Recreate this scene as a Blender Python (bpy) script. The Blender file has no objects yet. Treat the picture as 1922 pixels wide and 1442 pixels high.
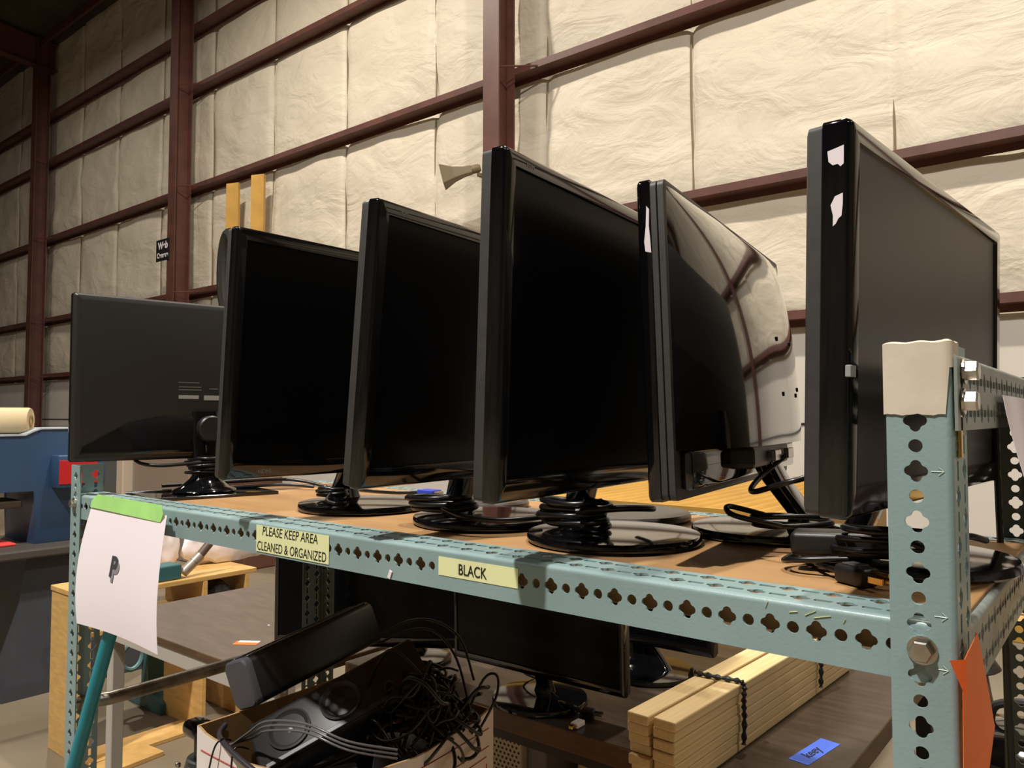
import bpy, bmesh, math, random
from mathutils import Vector, Matrix, noise, Euler
random.seed(7)
sc = bpy.context.scene
C = sc.collection
R = math.radians
PI = math.pi
# ---------------------------------------------------------------- camera (Z = 0 is the bolt row of the shelf, floor at FL)
FL = -1.22
cam = bpy.data.cameras.new('camera'); co = bpy.data.objects.new('camera', cam); C.objects.link(co)
cam.sensor_width = 36; cam.lens = 36 * 1450 / 1922; cam.clip_start = .02; cam.clip_end = 200
_y, _p, _r = .678, .0425, .001
_f = Vector((-math.sin(_y) * math.cos(_p), math.cos(_y) * math.cos(_p), math.sin(_p)))
_rt = Vector((math.cos(_y), math.sin(_y), 0)); _u = _rt.cross(_f)
_r2 = _rt * math.cos(_r) + _u * math.sin(_r); _u2 = _u * math.cos(_r) - _rt * math.sin(_r)
m = Matrix((_r2, _u2, -_f)).transposed().to_4x4(); m.translation = (.130, -.651, .174)
co.matrix_world = m; sc.camera = co
# ---------------------------------------------------------------- world, lamps, exposure
w = bpy.data.worlds.new('hall_air'); sc.world = w; w.use_nodes = True
w.node_tree.nodes['Background'].inputs[0].default_value = (1, .9, .78, 1)
w.node_tree.nodes['Background'].inputs[1].default_value = .02
def lamp(x, y, z, power, size=.45, col=(1, .945, .88)):
    l = bpy.data.lights.new('high_bay_lamp', 'AREA'); l.shape = 'DISK'; l.size = size; l.energy = power; l.color = col
    o = bpy.data.objects.new('high_bay_lamp', l); C.objects.link(o); o.location = (x, y, z)
    return o
LZ = 7.9
for x, y, p in ((-8.2, 2.6, 930), (-.6, 2.6, 860), (6.5, 2.6, 520), (-16, 2.0, 170),
                (-1.35, -4.0, 2400), (-9, -5, 450), (6, -5, 350), (-16, -6, 250)):
    lamp(x, y, LZ, p, .35, (1, .905, .775) if y > 0 else (1, .95, .89))
sc.view_settings.view_transform = 'Standard'; sc.view_settings.look = 'None'
sc.view_settings.gamma = 1; sc.view_settings.exposure = -1.0
try: sc.view_settings.use_curve_mapping = False
except Exception: pass

# ---------------------------------------------------------------- materials
def lin(c):
    return tuple((v / 255 / 12.92) if v / 255 <= .04045 else ((v / 255 + .055) / 1.055) ** 2.4 for v in c) + (1,)
MATS = {}
def mat(name, rgb, rough=.5, metal=0, var=0, scale=8, bump=0, bscale=60, coat=0, spec=None, rgb2=None, stretch=None, trans=0, detail=5):
    if name in MATS: return MATS[name]
    mm = bpy.data.materials.new(name); mm.use_nodes = True; nt = mm.node_tree; b = nt.nodes['Principled BSDF']
    b.inputs['Base Color'].default_value = lin(rgb); b.inputs['Roughness'].default_value = rough; b.inputs['Metallic'].default_value = metal
    if coat: b.inputs['Coat Weight'].default_value = coat; b.inputs['Coat Roughness'].default_value = .08
    if spec is not None: b.inputs['Specular IOR Level'].default_value = spec
    if trans: b.inputs['Transmission Weight'].default_value = trans
    tc = nt.nodes.new('ShaderNodeTexCoord'); mp = nt.nodes.new('ShaderNodeMapping'); nt.links.new(tc.outputs['Object'], mp.inputs[0])
    if stretch: mp.inputs['Scale'].default_value = stretch
    if var or rgb2:
        n = nt.nodes.new('ShaderNodeTexNoise'); n.inputs['Scale'].default_value = scale; n.inputs['Detail'].default_value = detail
        nt.links.new(mp.outputs[0], n.inputs['Vector'])
        r = nt.nodes.new('ShaderNodeValToRGB'); nt.links.new(n.outputs[0], r.inputs[0])
        r.color_ramp.elements[0].position = .35; r.color_ramp.elements[1].position = .68
        c2 = rgb2 or tuple(max(0, v * (1 - var)) for v in rgb)
        r.color_ramp.elements[0].color = lin(c2); r.color_ramp.elements[1].color = lin(rgb)
        nt.links.new(r.outputs[0], b.inputs['Base Color'])
    if bump:
        n = nt.nodes.new('ShaderNodeTexNoise'); n.inputs['Scale'].default_value = bscale; n.inputs['Detail'].default_value = 6
        nt.links.new(mp.outputs[0], n.inputs['Vector'])
        bn = nt.nodes.new('ShaderNodeBump'); bn.inputs['Strength'].default_value = bump; bn.inputs['Distance'].default_value = .01
        nt.links.new(n.outputs[0], bn.inputs['Height']); nt.links.new(bn.outputs[0], b.inputs['Normal'])
    MATS[name] = mm; return mm
teal_paint = mat('sage_blue_enamel', (139, 164, 164), .38, 0, .08, 6, .05, 300)
shaded_teal_paint = mat('sage_blue_enamel_shaded', (84, 94, 88), .45, 0, .12, 9)  # rack enamel darkened for the unlit rear posts, shade put into the colour
grey_paint = mat('galvanised_grey_paint', (150, 158, 152), .45, .1, .12, 20)
steel = mat('zinc_steel', (205, 200, 190), .25, 1, .15, 60)
dull_steel = mat('dull_steel_tube', (150, 145, 132), .38, .85, .3, 25)
fibre = mat('particle_board', (178, 138, 92), .6, 0, .14, 5, .15, 500, rgb2=(160, 121, 78), stretch=(1, 4, 1))
gloss = mat('gloss_black_plastic', (10, 10, 12), .07, 0, 0, coat=.5)
gloss2 = mat('polished_black_back', (9, 8, 8), .035, 0, 0, coat=1)
matte = mat('dark_grey_plastic', (62, 60, 59), .48, 0, .1, 80)
matte2 = mat('black_textured_plastic', (26, 25, 25), .42, 0, 0, bump=.05, bscale=900)
screenm = mat('unlit_lcd_panel', (7, 7, 8), .22, 0, 0, spec=.12)
screen_grey = mat('matte_lcd_panel', (16, 15, 15), .34, 0, 0, spec=.55)
rubber = mat('black_cable_rubber', (16, 16, 17), .32, 0, 0)
tapem = mat('masking_tape', (214, 202, 182), .7, 0, .05, 30, .02, 200)
green_tape = mat('green_painters_tape', (186, 250, 146), .5, 0, .06, 20)
paper = mat('white_paper', (232, 222, 228), .75)
cream_label = mat('pale_yellow_label', (228, 232, 176), .5)
ink = mat('black_ink', (22, 22, 24), .6)
greyink = mat('grey_ink', (88, 88, 92), .6)
lightink = mat('light_grey_print', (150, 150, 150), .6)
orange = mat('orange_tag_paper', (240, 116, 48), .6, 0, .05, 10)
red_steel = mat('red_oxide_primer', (104, 64, 54), .5, 0, .15, 4)
pinemat = mat('pine_lumber', (224, 200, 152), .55, 0, .1, 4, stretch=(30, 1.0, 30), rgb2=(212, 184, 132))
birch = mat('birch_plywood', (214, 172, 104), .5, 0, .1, 5, stretch=(3, 3, 12))
brown_top = mat('dark_brown_laminate', (70, 58, 48), .33, 0, .15, 10, stretch=(1, 6, 1), rgb2=(56, 46, 38))
left_top = mat('taupe_laminate', (100, 88, 78), .4, 0, .1, 10, stretch=(1, 6, 1))
brown_edge = mat('walnut_edge_band', (98, 72, 46), .42, 0, .25, 6, stretch=(2, 2, 10))
table_grey = mat('table_frame_grey', (178, 172, 162), .45)
blue_mach = mat('machine_blue_enamel', (50, 78, 112), .42, 0, .08, 3)
slate = mat('slate_grey_enamel', (62, 64, 72), .5, 0, .1, 4)
red = mat('red_plate', (190, 30, 34), .45)
yellow = mat('yellow_enamel', (196, 150, 66), .5, 0, .08, 4)
white_panel = mat('white_liner_panel', (222, 216, 206), .5, 0, .03, 2)
teal_plastic = mat('teal_fibreglass', (22, 148, 166), .35, 0, .15, 14)
card = mat('brown_cardboard', (176, 140, 92), .8, 0, .1, 20)
card_white = mat('white_printed_cardboard', (236, 226, 218), .6, 0, .04, 8)
redline = mat('dark_red_print', (160, 48, 52), .6)
gold = mat('brass_prong', (214, 178, 110), .25, 1)
bluep = mat('blue_plastic', (44, 66, 190), .4)
bluetape = mat('blue_painters_tape', (70, 104, 210), .6)
tealcast = mat('teal_cast_iron', (56, 96, 98), .5, 0, .2, 12)
cloudy = mat('cloudy_plastic', (130, 142, 146), .3, 0, .2, 20)

# ---------------------------------------------------------------- helpers
def obj(name, bm, mt, parent=None, smooth=False, loc=None, rot=None):
    me = bpy.data.meshes.new(name)
    if smooth is not False and smooth is not True:
        ang = smooth; smooth = True
    else: ang = R(35)
    bm.normal_update()
    bm.to_mesh(me); bm.free()
    if mt is not None: me.materials.append(mt)
    if smooth:
        me.shade_smooth(); me.set_sharp_from_angle(angle=ang)
    o = bpy.data.objects.new(name, me); C.objects.link(o)
    if parent is not None: o.parent = parent
    if loc is not None: o.location = loc
    if rot is not None: o.rotation_euler = rot
    return o
def tag(o, label=None, cat=None, group=None, kind=None):
    if label: o['label'] = label
    if cat: o['category'] = cat
    if group: o['group'] = group
    if kind: o['kind'] = kind
    return o
def thing(name, label, cat, loc=(0, 0, 0), rz=0, group=None):
    o = bpy.data.objects.new(name, None); C.objects.link(o); o.location = loc; o.rotation_euler = (0, 0, rz)
    o.empty_display_size = .05
    return tag(o, label, cat, group)
def struct(o): o['kind'] = 'structure'; return o
def box(bm, lo, hi, M=None):
    vs = [bm.verts.new((x, y, z)) for x in (lo[0], hi[0]) for y in (lo[1], hi[1]) for z in (lo[2], hi[2])]
    if M is not None:
        for v in vs: v.co = M @ v.co
    for f in ((0, 1, 3, 2), (4, 6, 7, 5), (0, 4, 5, 1), (2, 3, 7, 6), (0, 2, 6, 4), (1, 5, 7, 3)):
        bm.faces.new([vs[i] for i in f])
def bx(lo, hi, bev=0, seg=2, M=None):
    bm = bmesh.new(); box(bm, lo, hi)
    if bev: bmesh.ops.bevel(bm, geom=bm.edges[:], offset=bev, segments=seg, affect='EDGES', profile=.5)
    if M is not None: bm.transform(M)
    bmesh.ops.recalc_face_normals(bm, faces=bm.faces[:])
    return bm
def smooth_path(pts, n=6):
    P = [Vector(p) for p in pts]
    if len(P) < 3: return P
    out = []
    for i in range(len(P) - 1):
        p0 = P[max(i - 1, 0)]; p1 = P[i]; p2 = P[i + 1]; p3 = P[min(i + 2, len(P) - 1)]
        for k in range(n):
            t = k / n
            out.append(.5 * ((2 * p1) + (p2 - p0) * t + (2 * p0 - 5 * p1 + 4 * p2 - p3) * t * t + (3 * p1 - p0 - 3 * p2 + p3) * t ** 3))
    out.append(P[-1]); return out
def tube(bm, pts, r, seg=8, smooth=0, flat=1):
    P = smooth_path(pts, smooth) if smooth else [Vector(p) for p in pts]
    rings = []; up = Vector((0, 0, 1)); prev = None
    for i, p in enumerate(P):
        d = (P[min(i + 1, len(P) - 1)] - P[max(i - 1, 0)]).normalized()
        if prev is None:
            a = d.cross(up)
            if a.length < 1e-3: a = d.cross(Vector((1, 0, 0)))
        else: a = prev - d * prev.dot(d)
        a.normalize(); prev = a; b = d.cross(a)
        rr = r[i] if isinstance(r, (list, tuple)) and not smooth else (r if not isinstance(r, (list, tuple)) else r[0])
        rings.append([bm.verts.new(p + (a * math.cos(2 * PI * k / seg) + b * math.sin(2 * PI * k / seg) * flat) * rr) for k in range(seg)])
    for i in range(len(rings) - 1):
        for k in range(seg):
            bm.faces.new((rings[i][k], rings[i][(k + 1) % seg], rings[i + 1][(k + 1) % seg], rings[i + 1][k]))
    bm.faces.new(rings[0][::-1]); bm.faces.new(rings[-1])
def lathe(prof, seg=32, M=None, sx=1, sy=1):
    bm = bmesh.new(); rings = []
    for r, z in prof:
        if r <= 1e-6: rings.append([bm.verts.new((0, 0, z))])
        else: rings.append([bm.verts.new((sx * r * math.cos(2 * PI * k / seg), sy * r * math.sin(2 * PI * k / seg), z)) for k in range(seg)])
    for a, b in zip(rings, rings[1:]):
        for k in range(seg):
            k2 = (k + 1) % seg
            if len(a) == 1 and len(b) == 1: continue
            if len(a) == 1: bm.faces.new((a[0], b[k2], b[k]))
            elif len(b) == 1: bm.faces.new((a[k], a[k2], b[0]))
            else: bm.faces.new((a[k], a[k2], b[k2], b[k]))
    if M is not None: bm.transform(M)
    bmesh.ops.recalc_face_normals(bm, faces=bm.faces[:])
    return bm
def prism(poly, axis, a, b, bev=0):
    """extrude a 2-D outline; axis 'x': outline is (y,z); 'y': (x,z); 'z': (x,y)"""
    bm = bmesh.new()
    def P(u, v, t): return {'x': (t, u, v), 'y': (u, t, v), 'z': (u, v, t)}[axis]
    A = [bm.verts.new(P(u, v, a)) for u, v in poly]; B = [bm.verts.new(P(u, v, b)) for u, v in poly]
    bm.faces.new(A); bm.faces.new(B[::-1]); n = len(poly)
    for i in range(n): bm.faces.new((A[i], B[i], B[(i + 1) % n], A[(i + 1) % n]))
    if bev: bmesh.ops.bevel(bm, geom=bm.edges[:], offset=bev, segments=2, affect='EDGES', profile=.5)
    bmesh.ops.recalc_face_normals(bm, faces=bm.faces[:])
    return bm
def rrect(w, h, r, n=5, cx=0, cy=0):
    """rounded rectangle outline centred (cx,cy), counter-clockwise"""
    out = []
    for sx, sy, a0 in ((1, 1, 0), (-1, 1, 90), (-1, -1, 180), (1, -1, 270)):
        for k in range(n + 1):
            a = R(a0 + 90 * k / n)
            out.append((cx + sx * (w / 2 - r) + r * math.cos(a), cy + sy * (h / 2 - r) + r * math.sin(a)))
    return out
FONT = None
def text(name, body, size, mt, M, parent=None, ext=.0002, ax='CENTER', xs=1.0, shear=0, bold=0):
    cu = bpy.data.curves.new(name, 'FONT'); cu.body = body; cu.size = size; cu.align_x = ax; cu.align_y = 'CENTER'; cu.extrude = ext; cu.shear = shear
    cu.offset = bold
    cu.space_line = 1.0
    t = bpy.data.objects.new(name, cu); C.objects.link(t)
    bpy.context.view_layer.update()
    me = bpy.data.meshes.new_from_object(t.evaluated_get(bpy.context.evaluated_depsgraph_get()))
    bpy.data.objects.remove(t); bpy.data.curves.remove(cu)
    me.name = name; me.transform(M @ Matrix.Diagonal((xs, 1, 1, 1))); me.materials.clear(); me.materials.append(mt)
    o = bpy.data.objects.new(name, me); C.objects.link(o)
    if parent is not None: o.parent = parent
    return o
def basis(x, y, o):
    """matrix taking local x,y to world directions x,y and origin o"""
    x = Vector(x).normalized(); y = Vector(y).normalized(); z = x.cross(y)
    mm = Matrix((x, y, z)).transposed().to_4x4(); mm.translation = Vector(o); return mm
FRONT = lambda x, y, z: basis((1, 0, 0), (0, 0, 1), (x, y, z))     # a surface facing -Y

# ---------------------------------------------------------------- slotted angle sections
PITCH = .0381
def quatre(a):   # hole radius by angle
    return .0054 + .0030 * abs(math.cos(2 * a)) ** .8
def plate(bm, u0, u1, v0, v1, P, holes):
    """flat plate in (u,v) mapped by P, pierced by holes=(u, v, kind); one cell per half pitch along v"""
    cache = {}
    def vert(u, v):
        k = (round(u, 5), round(v, 5))
        if k not in cache: cache[k] = bm.verts.new(P(u, v))
        return cache[k]
    for (cu0, cu1, cv0, cv1, hu, hv, kind) in holes:
        n = 28
        corners = [(cu1, cv1), (cu0, cv1), (cu0, cv0), (cu1, cv0)]
        ca_ = [math.atan2(c[1] - hv, c[0] - hu) % (2 * PI) for c in corners]
        angs = sorted(ca_ + [2 * PI * k / n + .0007 for k in range(n) if min(abs(2 * PI * k / n - q) for q in ca_) > .03])
        inner = []; outer = []
        for a in angs:
            if kind == 'q': rr = quatre(a)
            elif kind == 'r': rr = .0050
            elif kind == 's': rr = min(.0075 / max(abs(math.sin(a)), 1e-3), .0032 / max(abs(math.cos(a)), 1e-3))
            else: rr = .004
            inner.append(bm.verts.new(P(hu + rr * math.cos(a), hv + rr * math.sin(a))))
            c, s = math.cos(a), math.sin(a)
            t = min(((cu1 - hu) / c) if c > 1e-6 else 9, ((cu0 - hu) / c) if c < -1e-6 else 9, ((cv1 - hv) / s) if s > 1e-6 else 9, ((cv0 - hv) / s) if s < -1e-6 else 9)
            outer.append(vert(hu + t * c, hv + t * s))
        for i in range(len(angs)):
            j = (i + 1) % len(angs)
            try: bm.faces.new((inner[i], outer[i], outer[j], inner[j]))
            except ValueError: pass
def angle_section(v0, v1, fa0, fa1, fb, phase=0, rad=.005, thick=.002):
    """angle iron running along local Z from v0 to v1: one face in the plane y=0 (x fa0..fa1, hole row at x=0),
    a wide face at x=fa1 going to +y fb with two rows of holes"""
    bm = bmesh.new(); h = PITCH / 2
    k0 = math.ceil(v0 / h - .5); k1 = math.floor(v1 / h + .5)
    ca = fa1 - rad
    cellsA = []; cellsB = []
    edges = [v0] + [(k + .5) * h for k in range(k0, k1) if v0 + .002 < (k + .5) * h < v1 - .002] + [v1]
    for a, b in zip(edges, edges[1:]):
        kk = round((a + b) / 2 / h); c = kk * h
        ok = a < c - .0095 + 1e-6 + .001 and b > c + .0095 - .001
        if not ok or (b - a) < .018:
            f = [(fa0, a), (ca, a), (ca, b), (fa0, b)]
            bm.faces.new([bm.verts.new((x, 0, z)) for x, z in f])
            f = [(rad, a), (fb, a), (fb, b), (rad, b)]
            bm.faces.new([bm.verts.new((fa1, y, z)) for y, z in f])
        else:
            cellsA.append((fa0, ca, a, b, 0 if fa0 < -.01 and ca > .01 else (fa0 + ca) / 2, c, 'q' if (kk + phase) % 2 == 0 else 'r'))
            m1 = (rad + fb) / 2
            cellsB.append((rad, m1, a, b, rad + (m1 - rad) * .5, c, 'q' if (kk + phase) % 2 == 1 else 's'))
            cellsB.append((m1, fb, a, b, m1 + (fb - m1) * .5, c, 's' if (kk + phase) % 2 == 1 else 'q'))
        # rounded corner
        prev = None
        for i in range(9):
            t = PI / 2 * i / 8
            x = ca + rad * math.sin(t); y = rad - rad * math.cos(t)
            cur = (bm.verts.new((x, y, a)), bm.verts.new((x, y, b)))
            if prev: bm.faces.new((prev[0], cur[0], cur[1], prev[1]))
            prev = cur
    plate(bm, 0, 0, 0, 0, lambda u, v: (u, 0, v), cellsA)
    plate(bm, 0, 0, 0, 0, lambda u, v: (fa1, u, v), cellsB)
    bmesh.ops.remove_doubles(bm, verts=bm.verts[:], dist=2e-5)
    return bm
def section(name, bmx, M, mt, parent):
    bmx.transform(M)
    if M.determinant() < 0: bmesh.ops.reverse_faces(bmx, faces=bmx.faces[:])
    o = obj(name, bmx, mt, parent)
    md = o.modifiers.new('steel_thickness', 'SOLIDIFY'); md.thickness = .0022; md.offset = -1
    return o
def hexbolt(parent, p, ax, r=.0085, h=.007):
    """hexagonal bolt head on a washer at p, facing direction ax"""
    q = Vector(ax).to_track_quat('Z', 'Y').to_matrix().to_4x4(); q.translation = Vector(p)
    bm = lathe([(0, 0), (r * 1.25, 0), (r * 1.25, .0015), (0, .0015)], 20, q)
    b2 = lathe([(0, .0015), (r, .0015), (r, h), (r * .86, h + .0015), (0, h + .0015)], 6, q)
    me = bpy.data.meshes.new('t'); b2.to_mesh(me); b2.free(); bm.from_mesh(me)
    o = obj('bolt', bm, steel, parent)
    return o

LX, RY = -1.49, .61     # left posts' x, rear posts' y
rack = thing('slotted_angle_shelving', 'sage blue slotted-angle shelving rack holding the row of black monitors', 'shelving rack', (0, 0, FL))
I = Matrix.Translation
up = I((0, 0, -FL))
def RK(M): return up @ M
# posts
section('post', angle_section(FL, .229, -.020, .025, .062, 1), RK(I((0, -.0025, 0))), teal_paint, rack)
mir = Matrix.Diagonal((-1, 1, 1, 1))
section('post', angle_section(FL, .078, -.022, .025, .062, 1), RK(I((LX, -.0025, 0)) @ mir), teal_paint, rack)
ry = Matrix.Diagonal((1, -1, 1, 1))
section('post', angle_section(FL, .229, -.020, .025, .062, 1), RK(I((0, RY + .0025, 0)) @ ry), shaded_teal_paint, rack)
section('post', angle_section(FL, .005, -.022, .025, .062, 1), RK(I((LX, RY + .0025, 0)) @ mir @ ry), shaded_teal_paint, rack)
# front beam: local z -> world x, local x -> world z, local y -> world y
bf = Matrix(((0, 0, 1, 0), (0, 1, 0, 0), (1, 0, 0, 0), (0, 0, 0, 1)))
section('front_beam', angle_section(LX - .02, .018, -.025, .021, .060), RK(bf), teal_paint, rack)
section('rear_beam', angle_section(LX - .02, .018, -.036, .009, .055), RK(I((0, RY, 0)) @ ry @ bf), teal_paint, rack)
# side rails run along y: local z -> world y
bs = Matrix(((0, 1, 0, 0), (0, 0, 1, 0), (1, 0, 0, 0), (0, 0, 0, 1)))
def side_rail(x, z, flip, mt, wide=True):
    """flat wide face vertical in the y-z plane"""
    bm = angle_section(.0, RY, -.035, .0, .058)
    # wide face (local x=0, y 0..058) -> vertical plane
    Mx = Matrix(((flip, 0, 0, x), (0, 0, 1, 0), (0, -1, 0, z), (0, 0, 0, 1)))
    return section('side_rail', bm, RK(Mx), mt, rack)
side_rail(.0285, .222, 1, grey_paint)
side_rail(.0225, .006, 1, grey_paint)
side_rail(LX - .023, .006, -1, grey_paint)
# lower shelf frame (carries the box of speakers)
LZS = -.92
section('front_beam', angle_section(LX - .02, .018, -.025, .021, .060), RK(I((0, 0, LZS)) @ bf), teal_paint, rack)
section('rear_beam', angle_section(LX - .02, .018, -.036, .021, .055), RK(I((0, RY, LZS)) @ ry @ bf), teal_paint, rack)
for p in ((0, -.0025, .0), (0, -.0025, LZS)): hexbolt(rack, (p[0] + .002, p[1], p[2] - FL), (0, -1, 0))
hexbolt(rack, (LX - .004, -.0025, .004 - FL), (0, -1, 0)); hexbolt(rack, (LX - .004, -.0025, LZS - FL), (0, -1, 0), )
hexbolt(rack, (.0295, .022, .209 - FL), (1, 0, 0), .008, .009); hexbolt(rack, (.0295, .016, .186 - FL), (1, 0, 0), .008, .009)
bm = bx((.0255, .012, .143 - FL), (.0285, .020, .176 - FL), .001); obj('brass_strip', bm, gold, rack)
# masking tape over the post's top
bm = bmesh.new(); N = 26
rows = []
for i in range(N + 1):
    t = i / N
    zb = .176 + .0005 * math.sin(i * .9) + .0003 * math.sin(i * 2.3)
    # path round the front face and the corner to the side
    L = .022 + .025 + .022; s = t * L
    if s < .042: x, y = -.0215 + s, -.0037
    else:
        a = min((s - .042) / .008, 1) * PI / 2; x = .0205 + .006 * math.sin(a); y = .0023 - .006 * math.cos(a) + max(0, s - .050)
    if s > .043: zb = .212 + .001 * math.sin(i)
    zt = .2305 + .0005 * math.sin(i * .8)
    rows.append([bm.verts.new((x, y, z - FL)) for z in (zb, (zb + zt) / 2, zt)] + [bm.verts.new((x * .9 - (.0002), y + .004 if s < .043 else y, zt + .0015 - FL)), bm.verts.new((min(x, .018) * .8, max(y, 0) + .018, zt + .001 - FL))])
for a, b in zip(rows, rows[1:]):
    for k in range(4): bm.faces.new((a[k], b[k], b[k + 1], a[k + 1]))
bmesh.ops.recalc_face_normals(bm, faces=bm.faces[:]); bmesh.ops.solidify(bm, geom=bm.faces[:], thickness=.0004)
tp = obj('masking_tape', bm, tapem, rack, smooth=True); tag(tp, 'beige masking tape wrapped over the post top')
# stamped arrows on the post
for k, z in enumerate((.1335, .0265, -.012, -.115)):
    bm = bmesh.new()
    tube(bm, [(.0105, -.0027, z - FL), (.019, -.0027, z - FL)], .0004, 5); tube(bm, [(.0155, -.0027, z + .003 - FL), (.019, -.0027, z - FL), (.0155, -.0027, z - .003 - FL)], .0004, 5)
    obj('stamped_arrow', bm, mat('worn_arrow', (168, 192, 184), .4), rack)
# stickers
def sticker(name, x0, x1, z0, z1, skew=0):
    bm = bmesh.new(); vs = [bm.verts.new(p) for p in ((x0, -.0006, z0 - FL), (x1, -.0006, z0 + skew - FL), (x1, -.0006, z1 + skew - FL), (x0, -.0006, z1 - FL))]
    bm.faces.new(vs); bmesh.ops.recalc_face_normals(bm, faces=bm.faces[:]); bmesh.ops.solidify(bm, geom=bm.faces[:], thickness=.0003)
    return obj(name, bm, cream_label, rack)
s1 = sticker('label_sticker', -.872, -.704, -.0215, .0165); tag(s1, 'pale yellow sticker reading PLEASE KEEP AREA CLEANED & ORGANIZED')
for body, xc, zc, wd in (('PLEASE KEEP AREA', -.792, .0085, .128), ('CLEANED & ORGANIZED', -.789, -.0135, .159)):
    t = text('lettering', body, .0185, ink, FRONT(xc, -.0010, zc - FL), s1, shear=.12 if 'PLEASE' in body else .05)
    xs = [v.co.x for v in t.data.vertices]; k = wd / (max(xs) - min(xs)); c = (max(xs) + min(xs)) / 2
    for v in t.data.vertices: v.co.x = xc + (v.co.x - c) * k
s2 = sticker('label_sticker', -.503, -.3855, -.0088, .0125); tag(s2, 'pale yellow sticker reading BLACK')
t = text('lettering', 'BLACK', .0172, ink, FRONT(-.450, -.0010, .0008 - FL), s2)
xs = [v.co.x for v in t.data.vertices]; k = .0415 / (max(xs) - min(xs)); c = (max(xs) + min(xs)) / 2
for v in t.data.vertices: v.co.x = -.450 + (v.co.x - c) * k
# chipped paint marks and a paper crumb
bm = bmesh.new()
for x, z, l, a in ((-.118, .0125, .006, 1.2), (-.085, .0115, .010, .5), (-.078, .0105, .014, .25), (-.098, .012, .007, .2), (-.055, .010, .004, 1.1)):
    tube(bm, [(x, -.0003, z - FL), (x + l * math.cos(a), -.0003, z + l * math.sin(a) - FL)], .0006, 5, flat=.3)
obj('scratch_marks', bm, mat('bare_scratch', (222, 216, 150), .5), rack)
bm = bx((-.0035, -.0006, -.007), (.002, .0006, .004), .0005, 1, Matrix.Rotation(.4, 4, 'Y')); obj('paper_scrap', bm, paper, rack, loc=(-.584, -.001, -.018 - FL))

# shelf board
bm = bx((LX - .012, .012, -.009), (.016, RY - .052, .010), .0008, 1)
sb = obj('shelf_board', bm, fibre); tag(sb, 'tan particle board deck lying in the upper frame of the rack under the monitors', 'shelf board')
bm = bx((LX - .012, .012, LZS + .0215), (.016, RY - .012, LZS + .036), .0008, 1)
sb2 = obj('shelf_board', bm, fibre); tag(sb2, 'lower tan particle board deck of the rack, carrying the box of speakers', 'shelf board')

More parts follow.
